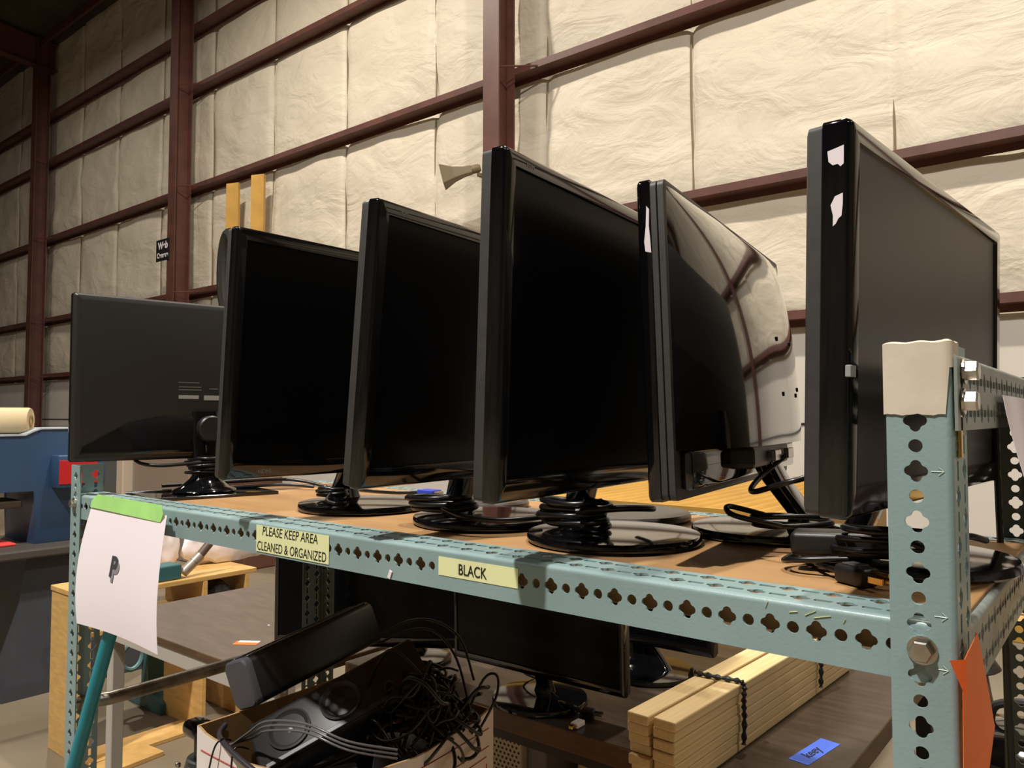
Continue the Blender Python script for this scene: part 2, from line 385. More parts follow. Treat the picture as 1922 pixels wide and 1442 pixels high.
# ---------------------------------------------------------------- monitors
def slab_loops(bm, loops, cap0=True, cap1=True):
    rings = [[bm.verts.new(p) for p in L] for L in loops]; n = len(rings[0])
    for a, b in zip(rings, rings[1:]):
        for i in range(n): bm.faces.new((a[i], a[(i + 1) % n], b[(i + 1) % n], b[i]))
    if cap0: bm.faces.new(rings[0][::-1])
    if cap1: bm.faces.new(rings[-1])
    bmesh.ops.recalc_face_normals(bm, faces=bm.faces[:])
def monitor(label, x, y, rz, W=.56, H=.35, zb=.075, off=(0, 0), tilt=2.5, mside=.018, mtop=.018, mbot=.026, bezel_t=.022, base='round', br=.114,
            neckx=-.055, bulge=0, depth=.028, z0=.0105, boff=(0, 0), neckw=.05, logo=None, group='black monitors standing in a row on the rack', chamfer=.006, screen_gloss=None, roll=0):
    """root at the base centre; the panel faces local +x, its width runs along local y"""
    root = thing('computer_monitor', label, 'monitor', (x, y, z0), rz, group)
    P = Matrix.Translation((off[0], off[1], zb)) @ Matrix.Rotation(R(roll), 4, 'X') @ Matrix.Rotation(R(tilt), 4, 'Y')
    def L(xx, inset, r, zc=H / 2):
        return [P @ Vector((xx, a, b)) for a, b in rrect(W - 2 * inset, H - 2 * inset, max(r - inset * .5, .0015), 4, 0, zc)]
    def L4(xx, l, rr, b_, t_):
        return [P @ Vector((xx, a, b)) for a, b in rrect(W - l - rr, H - b_ - t_, .0012, 4, (l - rr) / 2, (b_ - t_) / 2 + H / 2)]
    bm = bmesh.new()
    slab_loops(bm, [L(-bezel_t, .001, .005), L(-bezel_t + .001, 0, .005), L(-chamfer, 0, .005), L(-chamfer * .4, .0018, .005), L(0, .0045, .005),
                    L4(0, mside, mside, mbot, mtop), L4(-.0035, mside + .001, mside + .001, mbot + .001, mtop + .001)], True, False)
    bz = obj('bezel', bm, gloss, root, smooth=R(40))
    bm = bmesh.new()
    slab_loops(bm, [L4(-.006, mside - .001, mside - .001, mbot - .001, mtop - .001), L4(-.0034, mside - .001, mside - .001, mbot - .001, mtop - .001)])
    obj('screen', bm, screen_gloss or screenm, root)
    bm = bmesh.new()
    if not bulge:
        if base == 'square': slab_loops(bm, [L(-bezel_t, .0015, .006), L(-bezel_t - .011, .002, .006), L(-bezel_t - .016, .006, .006), L(-bezel_t - .018, .014, .008)])
        else: slab_loops(bm, [L(-bezel_t, .0015, .006), L(-bezel_t - .012, .002, .006), L(-bezel_t - .0145, .006, .006), L(-bezel_t - .0145 - (depth - .0145) * .7, .05, .012), L(-bezel_t - depth, .10, .012)])
        obj('rear_housing', bm, matte if base == 'round' else mat('charcoal_back', (40, 38, 37), .42), root, smooth=R(30))
    else:
        slab_loops(bm, [L(-bezel_t, .0015, .009), L(-bezel_t - .0065, .0015, .009), L(-bezel_t - .0075, .004, .009), L(-bezel_t - .0085, .004, .009)])
        obj('rear_trim', bm, matte, root, smooth=R(30))
        bm = bmesh.new()
        slab_loops(bm, [L(-bezel_t - .0085, .0015, .009), L(-bezel_t - .0150, .0015, .009), L(-bezel_t - .0160, .005, .009)])
        obj('rear_trim', bm, matte, root, smooth=R(30))
        # pillow shaped glossy rear cover ending in a cut bottom edge
        bm = bmesh.new(); nu, nv = 56, 40; x0 = -bezel_t - .0155; cut = .155
        g = []
        for j in range(nv + 1):
            v = j / nv; zz = cut * H + v * (H - cut * H - .006); row = []
            for i in range(nu + 1):
                u = -1 + 2 * i / nu
                hu = max(0, 1 - abs(u) ** 3) ** .85; hv = max(0, 1 - max(0, v - .0) ** 2.4) ** .62
                row.append(bm.verts.new(P @ Vector((x0 - bulge * hu * hv, u * (W / 2 - .006), zz))))
            g.append(row)
        back = [[bm.verts.new(P @ Vector((x0, (-1 + 2 * i / nu) * (W / 2 - .006), cut * H + (.001 if j == 0 else H - cut * H - .006)))) for i in range(nu + 1)] for j in (0,)]
        for j in range(nv):
            for i in range(nu): bm.faces.new((g[j][i], g[j][i + 1], g[j + 1][i + 1], g[j + 1][i]))
        for i in range(nu): bm.faces.new((back[0][i], back[0][i + 1], g[0][i + 1], g[0][i]))
        bmesh.ops.recalc_face_normals(bm, faces=bm.faces[:])
        rc = obj('rear_cover', bm, gloss2, root, smooth=R(50)); tag(rc, 'polished bulging rear cover')
        bm = bx((x0 - .014, -W * .47, .012), (x0, W * .47, cut * H), .004, 2, P); lc_ = obj('lower_rear_cover', bm, gloss2, root, smooth=R(30))
        # recessed connector panel and lower rear cover
        bm = bx((x0 - bulge * .72, -W * .16, .026), (x0, W * .20, cut * H + .0), .006, 2, P); obj('connector_panel', bm, matte2, root)
        for yy in (-.06, .02):
            bm = bx((x0 - bulge * .78 - .006, yy - .018, cut * H - .022), (x0 - bulge * .78, yy + .018, cut * H - .008), .001, 1, P); obj('video_port', bm, steel, root)
        for uu, vv in ((-.09, .47), (.0, .47), (-.09, .22), (.0, .22), (-.11, .25)):
            zz = cut * H + (H - cut * H) * vv; hu = max(0, 1 - abs(uu / (W / 2)) ** 3) ** .85; hv = max(0, 1 - vv ** 2.4) ** .62
            bm = bx((-.0015, -.0018, -.003), (.0015, .0018, .003), .0006, 1, P @ I((x0 - bulge * hu * hv, uu, zz))); obj('screw_hole', bm, ink, root)
    hx = -bezel_t - (depth if not bulge else bulge * .7)
    # neck
    bx0, by0 = boff
    foot = Vector((bx0 + neckx, by0, .012)); topp = P @ Vector((hx + .004, 0, H * .12 if not bulge else .05))
    topp2 = P @ Vector((hx + .004, 0, H * .30 if not bulge else .06))
    bm = bmesh.new(); rings = []
    for q, wd, th in ((foot, neckw * 1.25, .034), (foot + Vector((0, 0, .02)), neckw, .026), (foot.lerp(topp, .6), neckw, .026), (topp, neckw * 1.1, .028), (topp2, neckw * 1.1, .022)):
        rings.append([q + Vector((a, b, 0)) for a, b in rrect(th, wd, .009, 3)])
    slab_loops(bm, rings); obj('neck', bm, gloss, root, smooth=R(45))
    if base == 'round':
        bm = lathe([(0, 0), (br - .003, 0), (br, .003), (br, .009), (br - .002, .0125), (br * .8, .0145), (br * .5, .016), (0, .017)], 56, I((bx0, by0, 0)))
        obj('base', bm, gloss, root, smooth=R(35))
    else:
        bm = bmesh.new()
        slab_loops(bm, [[Vector((a + bx0, b + by0, zz)) for a, b in rrect(br * 1.7 - i_, br * 2.2 - i_, .004, 3)] for zz, i_ in ((0, 0), (.005, 0), (.006, .002))])
        obj('base', bm, gloss, root, smooth=R(35))
        bm = lathe([(.060, .005), (.064, .009), (.062, .012), (.048, .018), (.030, .034), (.026, .040), (0, .040)], 40, I((bx0 + neckx, by0, 0))); obj('pedestal_cone', bm, gloss, root, smooth=R(50))
    if logo:
        # small maker's mark on the top bezel near the closer end
        for (body, yy, zz, sz) in logo:
            text('badge', body, sz, lightink, P @ basis((0, 1, 0), (0, 0, 1), (.0003, yy, zz)), bz, ext=.0001)
    return root, P
# (yaw of the panel's long axis is nearly square to the front beam)
m2, P2 = monitor('second black monitor from the left, screen facing right, small HDMI badge', -.945, .262, R(-.9), tilt=4.2, H=.370, W=.565, zb=.070, off=(.053, -.02), logo=[('HDMI', -.215, .011, .009)], bezel_t=.014, depth=.034)
m3, P3 = monitor('third black monitor from the left, glossy bezel, screen facing right', -.655, .262, R(4.8), tilt=4.9, H=.358, W=.56, zb=.0735, off=(.024, -.018), logo=[('HDMI', -.235, .347, .006)], bezel_t=.019, depth=.036)
m4, P4 = monitor('tall black monitor in the middle of the rack, coiled cable round its foot', -.41, .233, R(4.3), tilt=1.8, H=.362, W=.56, zb=.0755, off=(.024, -.018), bezel_t=.019, depth=.036, logo=[('HDMI', -.235, .350, .006)])
m6, P6 = monitor('rightmost black monitor, torn white stickers on its edge, beside the taped post', -.075, .305, R(-4.3), tilt=1.4, H=.335, W=.552, zb=.0785, off=(.043, -.012), bezel_t=.025, depth=.038, mside=.019, br=.112, neckx=-.05, screen_gloss=screen_grey)
m5, P5 = monitor('black monitor turned backwards on the rack, showing a shiny bulging rear cover', -.27, .415, R(180 + 7.8), tilt=2.0, H=.352, W=.56, zb=.0715, off=(.054, .04), bulge=.058, bezel_t=.016, neckx=-.045, neckw=.066, br=.105, chamfer=.004)
m1, P1 = monitor('leftmost black monitor, seen from behind, on a square base', -1.405, .215, R(180 - 11), tilt=.8, H=.328, W=.50, zb=.0755, off=(.02, .0), base='square', bezel_t=.014, depth=.018, neckx=-.012, br=.115, mside=.02)
# rear details of the left monitor: stand cover, moulded arch, printed labels and plates
hx1 = -.014 - .018
def p1(a): return P1 @ Vector(a)
bm = bmesh.new(); arch = [(-.235, .012), (.235, .012), (.23, .03), (.15, .075), (.09, .088), (-.09, .088), (-.15, .075), (-.23, .03)]
bm = prism(arch, 'x', -.014 - .012, hx1 - .003, .001); bm.transform(P1); obj('lower_rear_cover', bm, gloss, m1, smooth=R(30))
bm = lathe([(0, 0), (.026, 0), (.027, .003), (.027, .03), (.024, .033), (0, .033)], 28, P1 @ I((hx1 + .004, -.005, .062)) @ Matrix.Rotation(-PI / 2, 4, 'Y')); obj('hinge_cap', bm, matte2, m1, smooth=R(35))
for yy, zz, ww, hh in ((.035, .128, .040, .0075), (-.022, .127, .052, .010)):
    bm = bx((hx1 - .0008, yy - ww / 2, zz - hh / 2), (hx1 + .001, yy + ww / 2, zz + hh / 2), 0, 1, P1); obj('barcode_label', bm, lightink, m1)
for yy, zz, ww in ((.035, .158, .042), (.032, .149, .046), (.032, .143, .046), (-.016, .146, .018)):
    bm = bx((hx1 - .0004, yy - ww / 2, zz - .0011), (hx1 + .001, yy + ww / 2, zz + .0011), 0, 1, P1); obj('printed_line', bm, mat('faint_print', (92, 90, 88), .6), m1)
# torn white stickers on the right-hand monitors
def scrap(pts, Pm, xx, parent, name='torn_sticker'):
    bm = bmesh.new(); vs = [bm.verts.new(Pm @ Vector((a, xx, b))) for a, b in pts]; bm.faces.new(vs)
    bmesh.ops.recalc_face_normals(bm, faces=bm.faces[:]); bmesh.ops.solidify(bm, geom=bm.faces[:], thickness=.0003); o = obj(name, bm, paper, parent); tag(o, 'torn white sticker remnant'); return o
yn = -.2763
scrap([(-.0195, .308), (-.0060, .311), (-.0060, .2955), (-.0085, .2935), (-.0110, .296), (-.0150, .2955), (-.0185, .299)], P6, yn, m6)
scrap([(-.0165, .262), (-.0130, .269), (-.0065, .271), (-.0065, .262), (-.0075, .252), (-.0100, .250), (-.0120, .246), (-.0145, .244), (-.0145, .253)], P6, yn, m6)
scrap([(-.0150, .318), (-.0120, .322), (-.0105, .3), (-.0080, .283), (-.0090, .272), (-.0155, .27), (-.0150, .285), (-.0140, .30)], P5, .2803, m5)
for (a, b) in ((.175, .190),):
    pass
bm = bx((-.0055, -.275, .118), (.0004, -.2625, .128), .0005, 1, P6); obj('barcode_label', bm, lightink, m6)

# ---------------------------------------------------------------- cables on the shelf
def coil(label, c, r, n, rz=0, wire=.0035, h=.02, squash=.7, tails=(), flat=1, seed=1, group='black power cables bundled on the monitor bases'):
    rnd = random.Random(seed); bm = bmesh.new(); pts = []
    for k in range(n * 12 + 1):
        a = 2 * PI * k / 12; j = k / (n * 12)
        rr = r * (1 + .10 * math.sin(a * 1.37 + seed) + .06 * rnd.uniform(-1, 1))
        pts.append(Vector((rr * math.cos(a), rr * squash * math.sin(a), h * j + .25 * wire * math.sin(a * 2.3 + seed))))
    Mz = I(c) @ Matrix.Rotation(rz, 4, 'Z')
    pts = [Mz @ p for p in pts]
    tube(bm, pts, wire, 8, 3)
    o = obj('power_cable', bm, rubber, None, smooth=R(60)); tag(o, label, 'cable', group)
    for i, tl in enumerate(tails):
        b2 = bmesh.new(); tube(b2, tl, wire, 8, 6); obj('cable_tail', b2, rubber, o, smooth=R(60))
    return o
coil('black power cable coiled round the neck of the left end monitor', (-1.405, .222, .052), .040, 5, wire=.0036, h=.036, squash=.85, seed=2, tails=[[(-1.37, .19, .08), (-1.405, .12, .075), (-1.44, .09, .085), (-1.46, .10, .115), (-1.45, .12, .13)]])
lp = thing('mains_plug', 'black mains plug with shiny prongs dangling behind the leftmost monitor', 'plug', (-1.452, .128, .122), R(100))
obj('plug_body', bx((-.014, -.011, -.011), (.014, .011, .011), .004, 2), gloss, lp, smooth=True)
for zz in (-.006, .006): obj('prong', bx((.014, -.003, zz - .001), (.030, .003, zz + .001), .0003, 1), gold, lp)
coil('black cable bunched on the round base below the second monitor', (-.985, .225, .032), .030, 4, wire=.003, h=.016, seed=4, tails=[[(-.96, .2, .04), (-.93, .17, .033), (-.90, .165, .03)]])
coil('black cable looped on the base of the third monitor', (-.69, .20, .031), .050, 3, rz=.3, wire=.004, h=.024, seed=5, tails=[[(-.66, .17, .04), (-.60, .15, .035), (-.55, .17, .032), (-.52, .22, .034)]])
coil('thick black cable wound round the neck of the middle monitor', (-.455, .205, .031), .050, 4, rz=-.2, wire=.0042, h=.034, seed=6, tails=[[(-.42, .16, .055), (-.37, .19, .06), (-.36, .25, .055), (-.40, .28, .05)]])
coil('black cable tangled on the base of the backwards monitor', (-.205, .33, .034), .048, 2, rz=.5, wire=.0034, h=.02, seed=8, squash=.55, tails=[[(-.235, .385, .122), (-.25, .33, .095), (-.235, .27, .083), (-.18, .25, .10), (-.15, .29, .105), (-.13, .33, .07), (-.14, .36, .045)], [(-.24, .32, .05), (-.27, .28, .062), (-.25, .25, .055), (-.20, .27, .045)]])
coil('loose loops of black cable beside the taped post under the right monitor', (-.065, .205, .034), .050, 3, rz=.2, wire=.0034, h=.03, seed=9, squash=.6, tails=[[(-.10, .18, .03), (-.15, .17, .025), (-.17, .2, .02), (-.14, .25, .035)], [(-.05, .17, .06), (-.02, .16, .05), (0, .2, .06), (.01, .26, .05)]])
# power plug with prongs near the right post
pl = thing('power_plug', 'black mains plug with brass prongs lying in front of the right monitor base', 'plug', (-.078, .150, .0105), R(-28))
obj('plug_body', bx((-.028, -.012, 0), (.010, .012, .019), .005, 3), matte2, pl, smooth=True)
obj('grip', bx((-.020, -.008, .0185), (.0, .008, .0205), .001, 2), mat('plug_emboss', (60, 58, 58), .5), pl)
for yy in (-.0062, .0062): obj('prong', bx((.010, yy - .0008, .006), (.028, yy + .0008, .0125), .0004, 1), gold, pl)
obj('ground_pin', (lambda b: (tube(b, [(.010, 0, .0155), (.030, 0, .0155)], .0022, 10), b)[1])(bmesh.new()), gold, pl)
bm = bmesh.new(); tube(bm, [(-.028, 0, .009), (-.05, .004, .009), (-.075, .016, .006), (-.09, .034, .006), (-.08, .055, .008), (-.05, .065, .02)], .0032, 8, 6); obj('cord', bm, rubber, pl, smooth=R(60))
# adapter block lying behind it
ad = bx((-.05, -.02, 0), (.05, .02, .026), .006, 3); o = obj('power_adapter', ad, matte2, None, smooth=True, loc=(-.115, .212, .0275), rot=(0, R(-2), R(12))); tag(o, 'dark power adapter block lying on the base of the right monitor', 'power adapter')
# cables lying at the left rear of the shelf
for k, (pts, lb) in enumerate((([(-1.50, .10, .014), (-1.46, .16, .017), (-1.42, .28, .018), (-1.36, .38, .022), (-1.30, .42, .018)], 'dark cable running along the left end of the deck behind the square base'),
                               ([(-1.47, .16, .028), (-1.43, .31, .030), (-1.36, .40, .032), (-1.28, .44, .018)], 'second dark cable lying over the first at the left end of the deck'))):
    bm = bmesh.new(); tube(bm, pts, .0038, 8, 6); o = obj('video_cable', bm, mat('grey_black_cable', (44, 42, 44), .35), None, smooth=R(60)); tag(o, lb, 'cable')
vc = thing('video_cable', 'black video cable with a blue connector lying behind the second monitor', 'cable', (-1.08, .46, .0105))
bm = bmesh.new(); tube(bm, [(-.20, .02, .004), (-.10, .0, .004), (0, .01, .004), (.06, .02, .008)], .0035, 8, 6); obj('cord', bm, rubber, vc, smooth=R(60))
obj('connector', bx((.055, .010, 0), (.10, .040, .014), .003, 2), bluep, vc, smooth=True); obj('connector_shell', bx((.10, .014, .002), (.108, .036, .012), .001, 1), steel, vc)
# loose stand bases behind the row
for x, y, r_, lb in ((-.515, .44, .105, 'spare round stand base lying at the rear edge of the deck behind the middle monitor'), (-.79, .43, .07, 'small grey round stand base at the rear of the deck behind the third monitor')):
    bm = lathe([(0, 0), (r_ - .003, 0), (r_, .003), (r_, .009), (r_ - .003, .012), (0, .014)], 48); o = obj('monitor_stand_base', bm, mat('dark_brushed_base', (64, 62, 60), .25), None, smooth=R(35), loc=(x, y, .0105)); tag(o, lb, 'monitor stand')

# ---------------------------------------------------------------- paper sign taped to the beam
ps = thing('paper_sign', 'white paper sheet with a grey letter P taped under the left end of the beam', 'sign', (-1.247, -.006, .012))
def pz(u, v):   # u across 0..1, v down 0..1 : gentle curl of the sheet
    x = -.139 + .278 * u + .016 * v * (u * 2 - 1) * .5
    return Vector((x + .044 * v - .012 * math.sin(v * PI) * (1 - u), -.008 - .034 * math.sin(v * PI / 2) - .003 * v + .004 * math.sin(u * PI) * v, -.207 * v + .003 * math.sin(u * 3) * v))
bm = bmesh.new(); n = 16
g = [[bm.verts.new(pz(i / n, j / n)) for i in range(n + 1)] for j in range(n + 1)]
for j in range(n):
    for i in range(n): bm.faces.new((g[j][i], g[j + 1][i], g[j + 1][i + 1], g[j][i + 1]))
bmesh.ops.recalc_face_normals(bm, faces=bm.faces[:]); bmesh.ops.solidify(bm, geom=bm.faces[:], thickness=.0003)
obj('sheet', bm, paper, ps, smooth=True)
q0 = pz(.46, .48); vx = (pz(.52, .48) - pz(.40, .48)).normalized(); vy = (pz(.46, .38) - pz(.46, .58)).normalized(); vn = vx.cross(vy)
for nm, dx, dz, dn, mt_ in (('emblem_shadow', .006, -.008, .0010, mat('mid_grey_ink', (132, 130, 134), .6)), ('emblem', 0, 0, .0016, mat('dark_grey_ink', (60, 60, 64), .6))):
    text(nm, 'P', .048, mt_, basis(vx, vy, q0 + vx * dx + vy * dz + vn * dn), ps, shear=.15, bold=.0016, ext=.0001)
bm = bmesh.new(); vs = []
tg = [(-.132, .006), (-.108, .019), (.130, .0165), (.134, .002), (.126, -.012), (-.138, -.006)]
bm = prism(tg, 'y', -.0125, -.0119); tpo = obj('tape_strip', bm, green_tape, ps, loc=(0, 0, 0)); tag(tpo, 'bright green tape strip')

# ---------------------------------------------------------------- orange tag and papers on the right post
bm = bmesh.new(); g = []
TL_, TR_, BL_, BR_ = (-.029, .003), (.036, .010), (-.036, -.070), (.088, -.074)
for j in range(13):
    v = j / 12; row = []
    for i in range(9):
        u = i / 8
        y0 = TL_[0] + (BL_[0] - TL_[0]) * v; y1 = TR_[0] + (BR_[0] - TR_[0]) * v ** .9; z0 = TL_[1] + (BL_[1] - TL_[1]) * v; z1 = TR_[1] + (BR_[1] - TR_[1]) * v
        row.append(bm.verts.new((.0325 + .004 * math.sin(u * PI) * v + .003 * u * v, y0 + (y1 - y0) * u, z0 + (z1 - z0) * u)))
    g.append(row)
for a, b in zip(g, g[1:]):
    for i in range(8): bm.faces.new((a[i], b[i], b[i + 1], a[i + 1]))
bm.verts.ensure_lookup_table()
t3 = [bm.verts.new(p) for p in ((.0325, -.036, -.070), (.0355, .088, -.074), (.034, .010, -.135))]; bm.faces.new(t3)
bmesh.ops.recalc_face_normals(bm, faces=bm.faces[:]); bmesh.ops.solidify(bm, geom=bm.faces[:], thickness=.0004)
ot = thing('orange_tag', 'orange paper tag hanging on the side of the right front post below the bolt', 'tag', (0, 0, 0))
obj('tag_sheet', bm, orange, ot, smooth=True)
bm = bmesh.new(); bm.faces.new([bm.verts.new(p) for p in ((.0250, -.034, .0045), (.0345, -.030, .006), (.0345, -.031, -.021))]); bmesh.ops.solidify(bm, geom=bm.faces[:], thickness=.0004)
obj('folded_corner', bm, orange, ot)
hp = bmesh.new(); g = []
for j in range(13):
    v = j / 12; row = []
    for i in range(9):
        u = i / 8; yy = .205 + .20 * u + .03 * v - .02 * v * (1 - u); row.append(hp.verts.new((.034 + .02 * math.sin(u * PI * 1.3 + v * 2) * v + .025 * v, yy, .195 - .20 * v)))
    g.append(row)
for a, b in zip(g, g[1:]):
    for i in range(8): hp.faces.new((a[i], b[i], b[i + 1], a[i + 1]))
bmesh.ops.recalc_face_normals(hp, faces=hp.faces[:]); bmesh.ops.solidify(hp, geom=hp.faces[:], thickness=.0004)
o = obj('paper_sheet', hp, paper, None, smooth=True); tag(o, 'white paper sheet hanging from the top side rail at the right edge', 'paper')
bm = bmesh.new(); tube(bm, [(-.013, .545, .163), (-.012, .545, .05), (-.006, .548, -.25), (-.004, .552, -.36)], .0042, 8, 8); o = obj('hanging_cord', bm, rubber, None, smooth=True); tag(o, 'straight black cord hanging down beside the rear right post', 'cord')

# ---------------------------------------------------------------- teal broom handle, pipe
bm = bmesh.new(); tube(bm, [(-1.241, -.0190, -.120), (-1.275, -.026, -.206), (-1.382, -.041, -.474), (-1.68, -.083, FL + .004)], .0118, 16, 0)
o = obj('broom_handle', bm, teal_plastic, None, smooth=True); tag(o, 'teal pole leaning behind the paper sign at the left end of the rack', 'pole')
bm = bmesh.new(); tube(bm, [(LX - .018, .02, -.392), (LX - .016, .055, -.395), (LX - .002, .12, -.393), (LX, .45, -.388), (LX - .01, .56, -.385), (LX - .018, .60, -.385)], .0135, 16, 5)
bm.transform(up); obj('cross_pipe', bm, dull_steel, rack, smooth=True)

# ---------------------------------------------------------------- tables behind the rack
TZ = -.48
def table(name, label, x0, x1, y0, y1, z, rz=0, edge=brown_edge, apron=None, thick=.035, legs=None, frame=table_grey, ah=.05, surf=None):
    cx, cy = (x0 + x1) / 2, (y0 + y1) / 2; t = thing(name, label, 'table', (cx, cy, FL), rz)
    hx_, hy = (x1 - x0) / 2, (y1 - y0) / 2; H = z - FL
    obj('tabletop', bx((-hx_, -hy, H - thick), (hx_, hy, H - .001), .001, 1), edge, t)
    obj('laminate_surface', bx((-hx_ + .001, -hy + .001, H - .0015), (hx_ - .001, hy - .001, H), 0), surf or brown_top, t)
    for sx in (-1, 1):
        for sy in (-1, 1):
            obj('leg', bx((sx * (hx_ - .04) - .02, sy * (hy - .04) - .02, 0), (sx * (hx_ - .04) + .02, sy * (hy - .04) + .02, H - thick), .003, 1), frame, t)
    for sy in (-1, 1): obj('apron', bx((-hx_ + .06, sy * (hy - .016) - .012, H - thick - ah), (hx_ - .06, sy * (hy - .016) + .012, H - thick), .002, 1), frame, t)
    return t
table('work_table', 'dark brown laminate table with a walnut edge behind the rack, holding lumber and two monitors', -1.53, -.30, .70, 1.78, TZ, edge=brown_edge, thick=.045, frame=mat('black_leg_steel', (30, 30, 30), .4), ah=.02)
table('office_table', 'brown topped table with a light grey metal frame, at the left behind the rack', -2.54, -1.56, .50, 1.25, TZ, thick=.022, ah=.045, surf=left_top)

# lower monitors
lg = 'black monitors standing on the tables behind the rack'
monitor('black monitor facing the front at the centre of the brown table, on a round base', -.955, .80, R(-90 + 1.5), W=.48, H=.30, zb=.062, off=(.03, 0), tilt=2, br=.11, z0=TZ + .0005, group=lg, mside=.012, mtop=.012, mbot=.018, bezel_t=.014, depth=.022, neckx=-.02, neckw=.04, logo=[('DELL', 0, .008, .008)] if False else None)
monitor('black monitor at the rear of the brown table, right of the central one', -.90, 1.16, R(-90 + 2), W=.50, H=.30, zb=.075, off=(.06, -.02), tilt=1, br=.115, z0=TZ + .0005, group=lg, mside=.016, mbot=.022, bezel_t=.022, neckx=0, neckw=.10, boff=(.03, .045))
monitor('black monitor at the left end of the brown table, behind the rear rack post', -1.40, .83, R(-90 + 35), W=.53, H=.31, zb=.04, off=(.039, -.11), tilt=0, br=.10, z0=TZ + .0005, group=lg, mside=.012, bezel_t=.016, neckx=-.03)
# small cable ends on the table
lc = thing('adapter_cable', 'black cable with a white connector and metal tip lying before the central lower monitor', 'cable', (-.86, .76, TZ))
bm = bmesh.new(); tube(bm, [(-.08, .06, .02), (-.03, .04, .012), (.02, .03, .012), (.05, -.01, .008)], .0025, 6, 5); obj('cord', bm, rubber, lc, smooth=True)
obj('plug', bx((.048, -.045, .001), (.066, -.015, .012), .002, 2), paper, lc); obj('metal_tip', bx((.052, -.058, .003), (.062, -.045, .010), .001, 1), gold, lc)
lc = thing('mains_plug', 'black mains plug with two metal prongs beside the central lower monitor base', 'plug', (-.80, .79, TZ), .3)
obj('plug_body', bx((-.03, -.012, .001), (.0, .012, .02), .004, 2), matte2, lc)
for yy in (-.007, .007): obj('prong', bx((0, yy - .001, .008), (.018, yy + .001, .014)), steel, lc)
bm = bmesh.new(); tube(bm, [(-.03, 0, .01), (-.07, .01, .02), (-.11, .04, .008), (-.15, .03, .012)], .003, 6, 5); obj('cord', bm, rubber, lc, smooth=True)
bm = bmesh.new(); tube(bm, [(-1.02, .9, TZ + .004), (-1.05, .86, TZ + .03), (-1.0, .84, TZ + .05), (-.96, .86, TZ + .05)], .003, 6, 6); o = obj('thin_cord', bm, rubber, None, smooth=True); tag(o, 'thin black cord drooping behind the central lower monitor', 'cable')

# lumber bundle
stk = []
tw, th, ln = .0485, .0187, .90
for layer in range(7):
    for col in range(2):
        sh = (.0, .006, -.004, .006, .002, -.003, .004)[layer] * (1 if col == 0 else -.6) + (-.010 if (layer == 6 and col == 0) else 0)
        dx = random.uniform(-.0026, .0026) - (.008 if (col == 0 and layer in (3, 5)) else 0) * 0
        ang = R(-2.5)
        o = obj('lumber_strip', bx((-tw / 2 + .0027, 0, 0), (tw / 2 - .0027, ln, th - .0006), .0028, 2), pinemat if not stk else None, None)
        if stk:
            o.data = stk[0].data
        o.location = (-.5675 + col * tw + dx, .575 + sh, TZ + .0002 + layer * th); o.rotation_euler = (0, 0, ang)
        pos = ('left' if col == 0 else 'right'); lvl = ('bottom', 'second lowest', 'third lowest', 'middle', 'third highest', 'second highest', 'top')[layer]
        tag(o, '%s pine strip of the %s layer in the lumber bundle on the brown table' % (pos, lvl), 'lumber', 'pine strips tied in the lumber bundle'); stk.append(o)
def bungee(y, label, drop):
    bm = bmesh.new(); Mb = I((-.5675 + tw / 2, .575, 0)) @ Matrix.Rotation(R(-2.5), 4, 'Z')
    zt = TZ + 7 * th + .005; xL = -tw - .006; xR = tw + .006
    pts = [(xL, y - .01, TZ + .05), (xL, y, zt - .004), (xL + .012, y, zt), (0, y + .003, zt), (xR - .010, y + .010, zt), (xR, y + .010, zt - .008), (xR + .001, y + .006, zt - .035), (xR, y + .010, zt - .07), (xR, y + .006, TZ + drop)]
    P_ = smooth_path([Mb @ Vector(p) for p in pts], 10); rr = []
    Ptube = P_
    # braided: radius pulses
    rads = [.0045 + .0016 * math.sin(i * 1.5) for i in range(len(Ptube))]
    tube(bm, Ptube, rads, 8)
    o = obj('bungee_cord', bm, rubber, None, smooth=True); tag(o, label, 'cord', 'black braided cords tying the lumber')
bungee(.245, 'black braided cord tied round the near half of the lumber bundle', .018)
bungee(.66, 'black braided cord tied round the far half of the lumber bundle', .02)
# blue tape with handwriting, tags
bt = thing('blue_tape_label', 'blue tape strip with black handwriting on the brown table right of the lumber', 'tape', (-.374, .925, TZ + .0003), R(90 - 8))
obj('tape', bx((-.072, -.020, 0), (.065, .020, .0004)), bluetape, bt)
text('handwriting', 'keey', .030, ink, basis((1, 0, 0), (0, 1, 0), (-.015, .001, .0007)), bt, shear=.25, bold=.0004)
ol = thing('orange_slip', 'orange and white torn paper slip on the office table by the left lower monitor', 'paper', (-1.885, .63, TZ + .0003), R(35))
obj('slip', bx((-.035, -.018, 0), (.035, .018, .0005)), orange, ol); obj('white_backing', bx((-.028, .004, .0006), (.034, .02, .001)), paper, ol)
o = obj('blue_slip', bx((-.03, -.012, 0), (.03, .012, .0006)), bluetape, None, loc=(-1.79, .645, TZ + .0003), rot=(0, 0, .6)); tag(o, 'blue tape scrap on the office table next to the orange slip', 'tape')
for i, (x, y) in enumerate(((-2.0, .78), (-1.88, .86))):
    o = obj('paper_crumb', bx((-.004, -.002, 0), (.004, .002, .001)), paper, None, loc=(x, y, TZ + .0003)); tag(o, ('left', 'right')[i] + ' white speck of paper on the office table top', 'paper scrap')

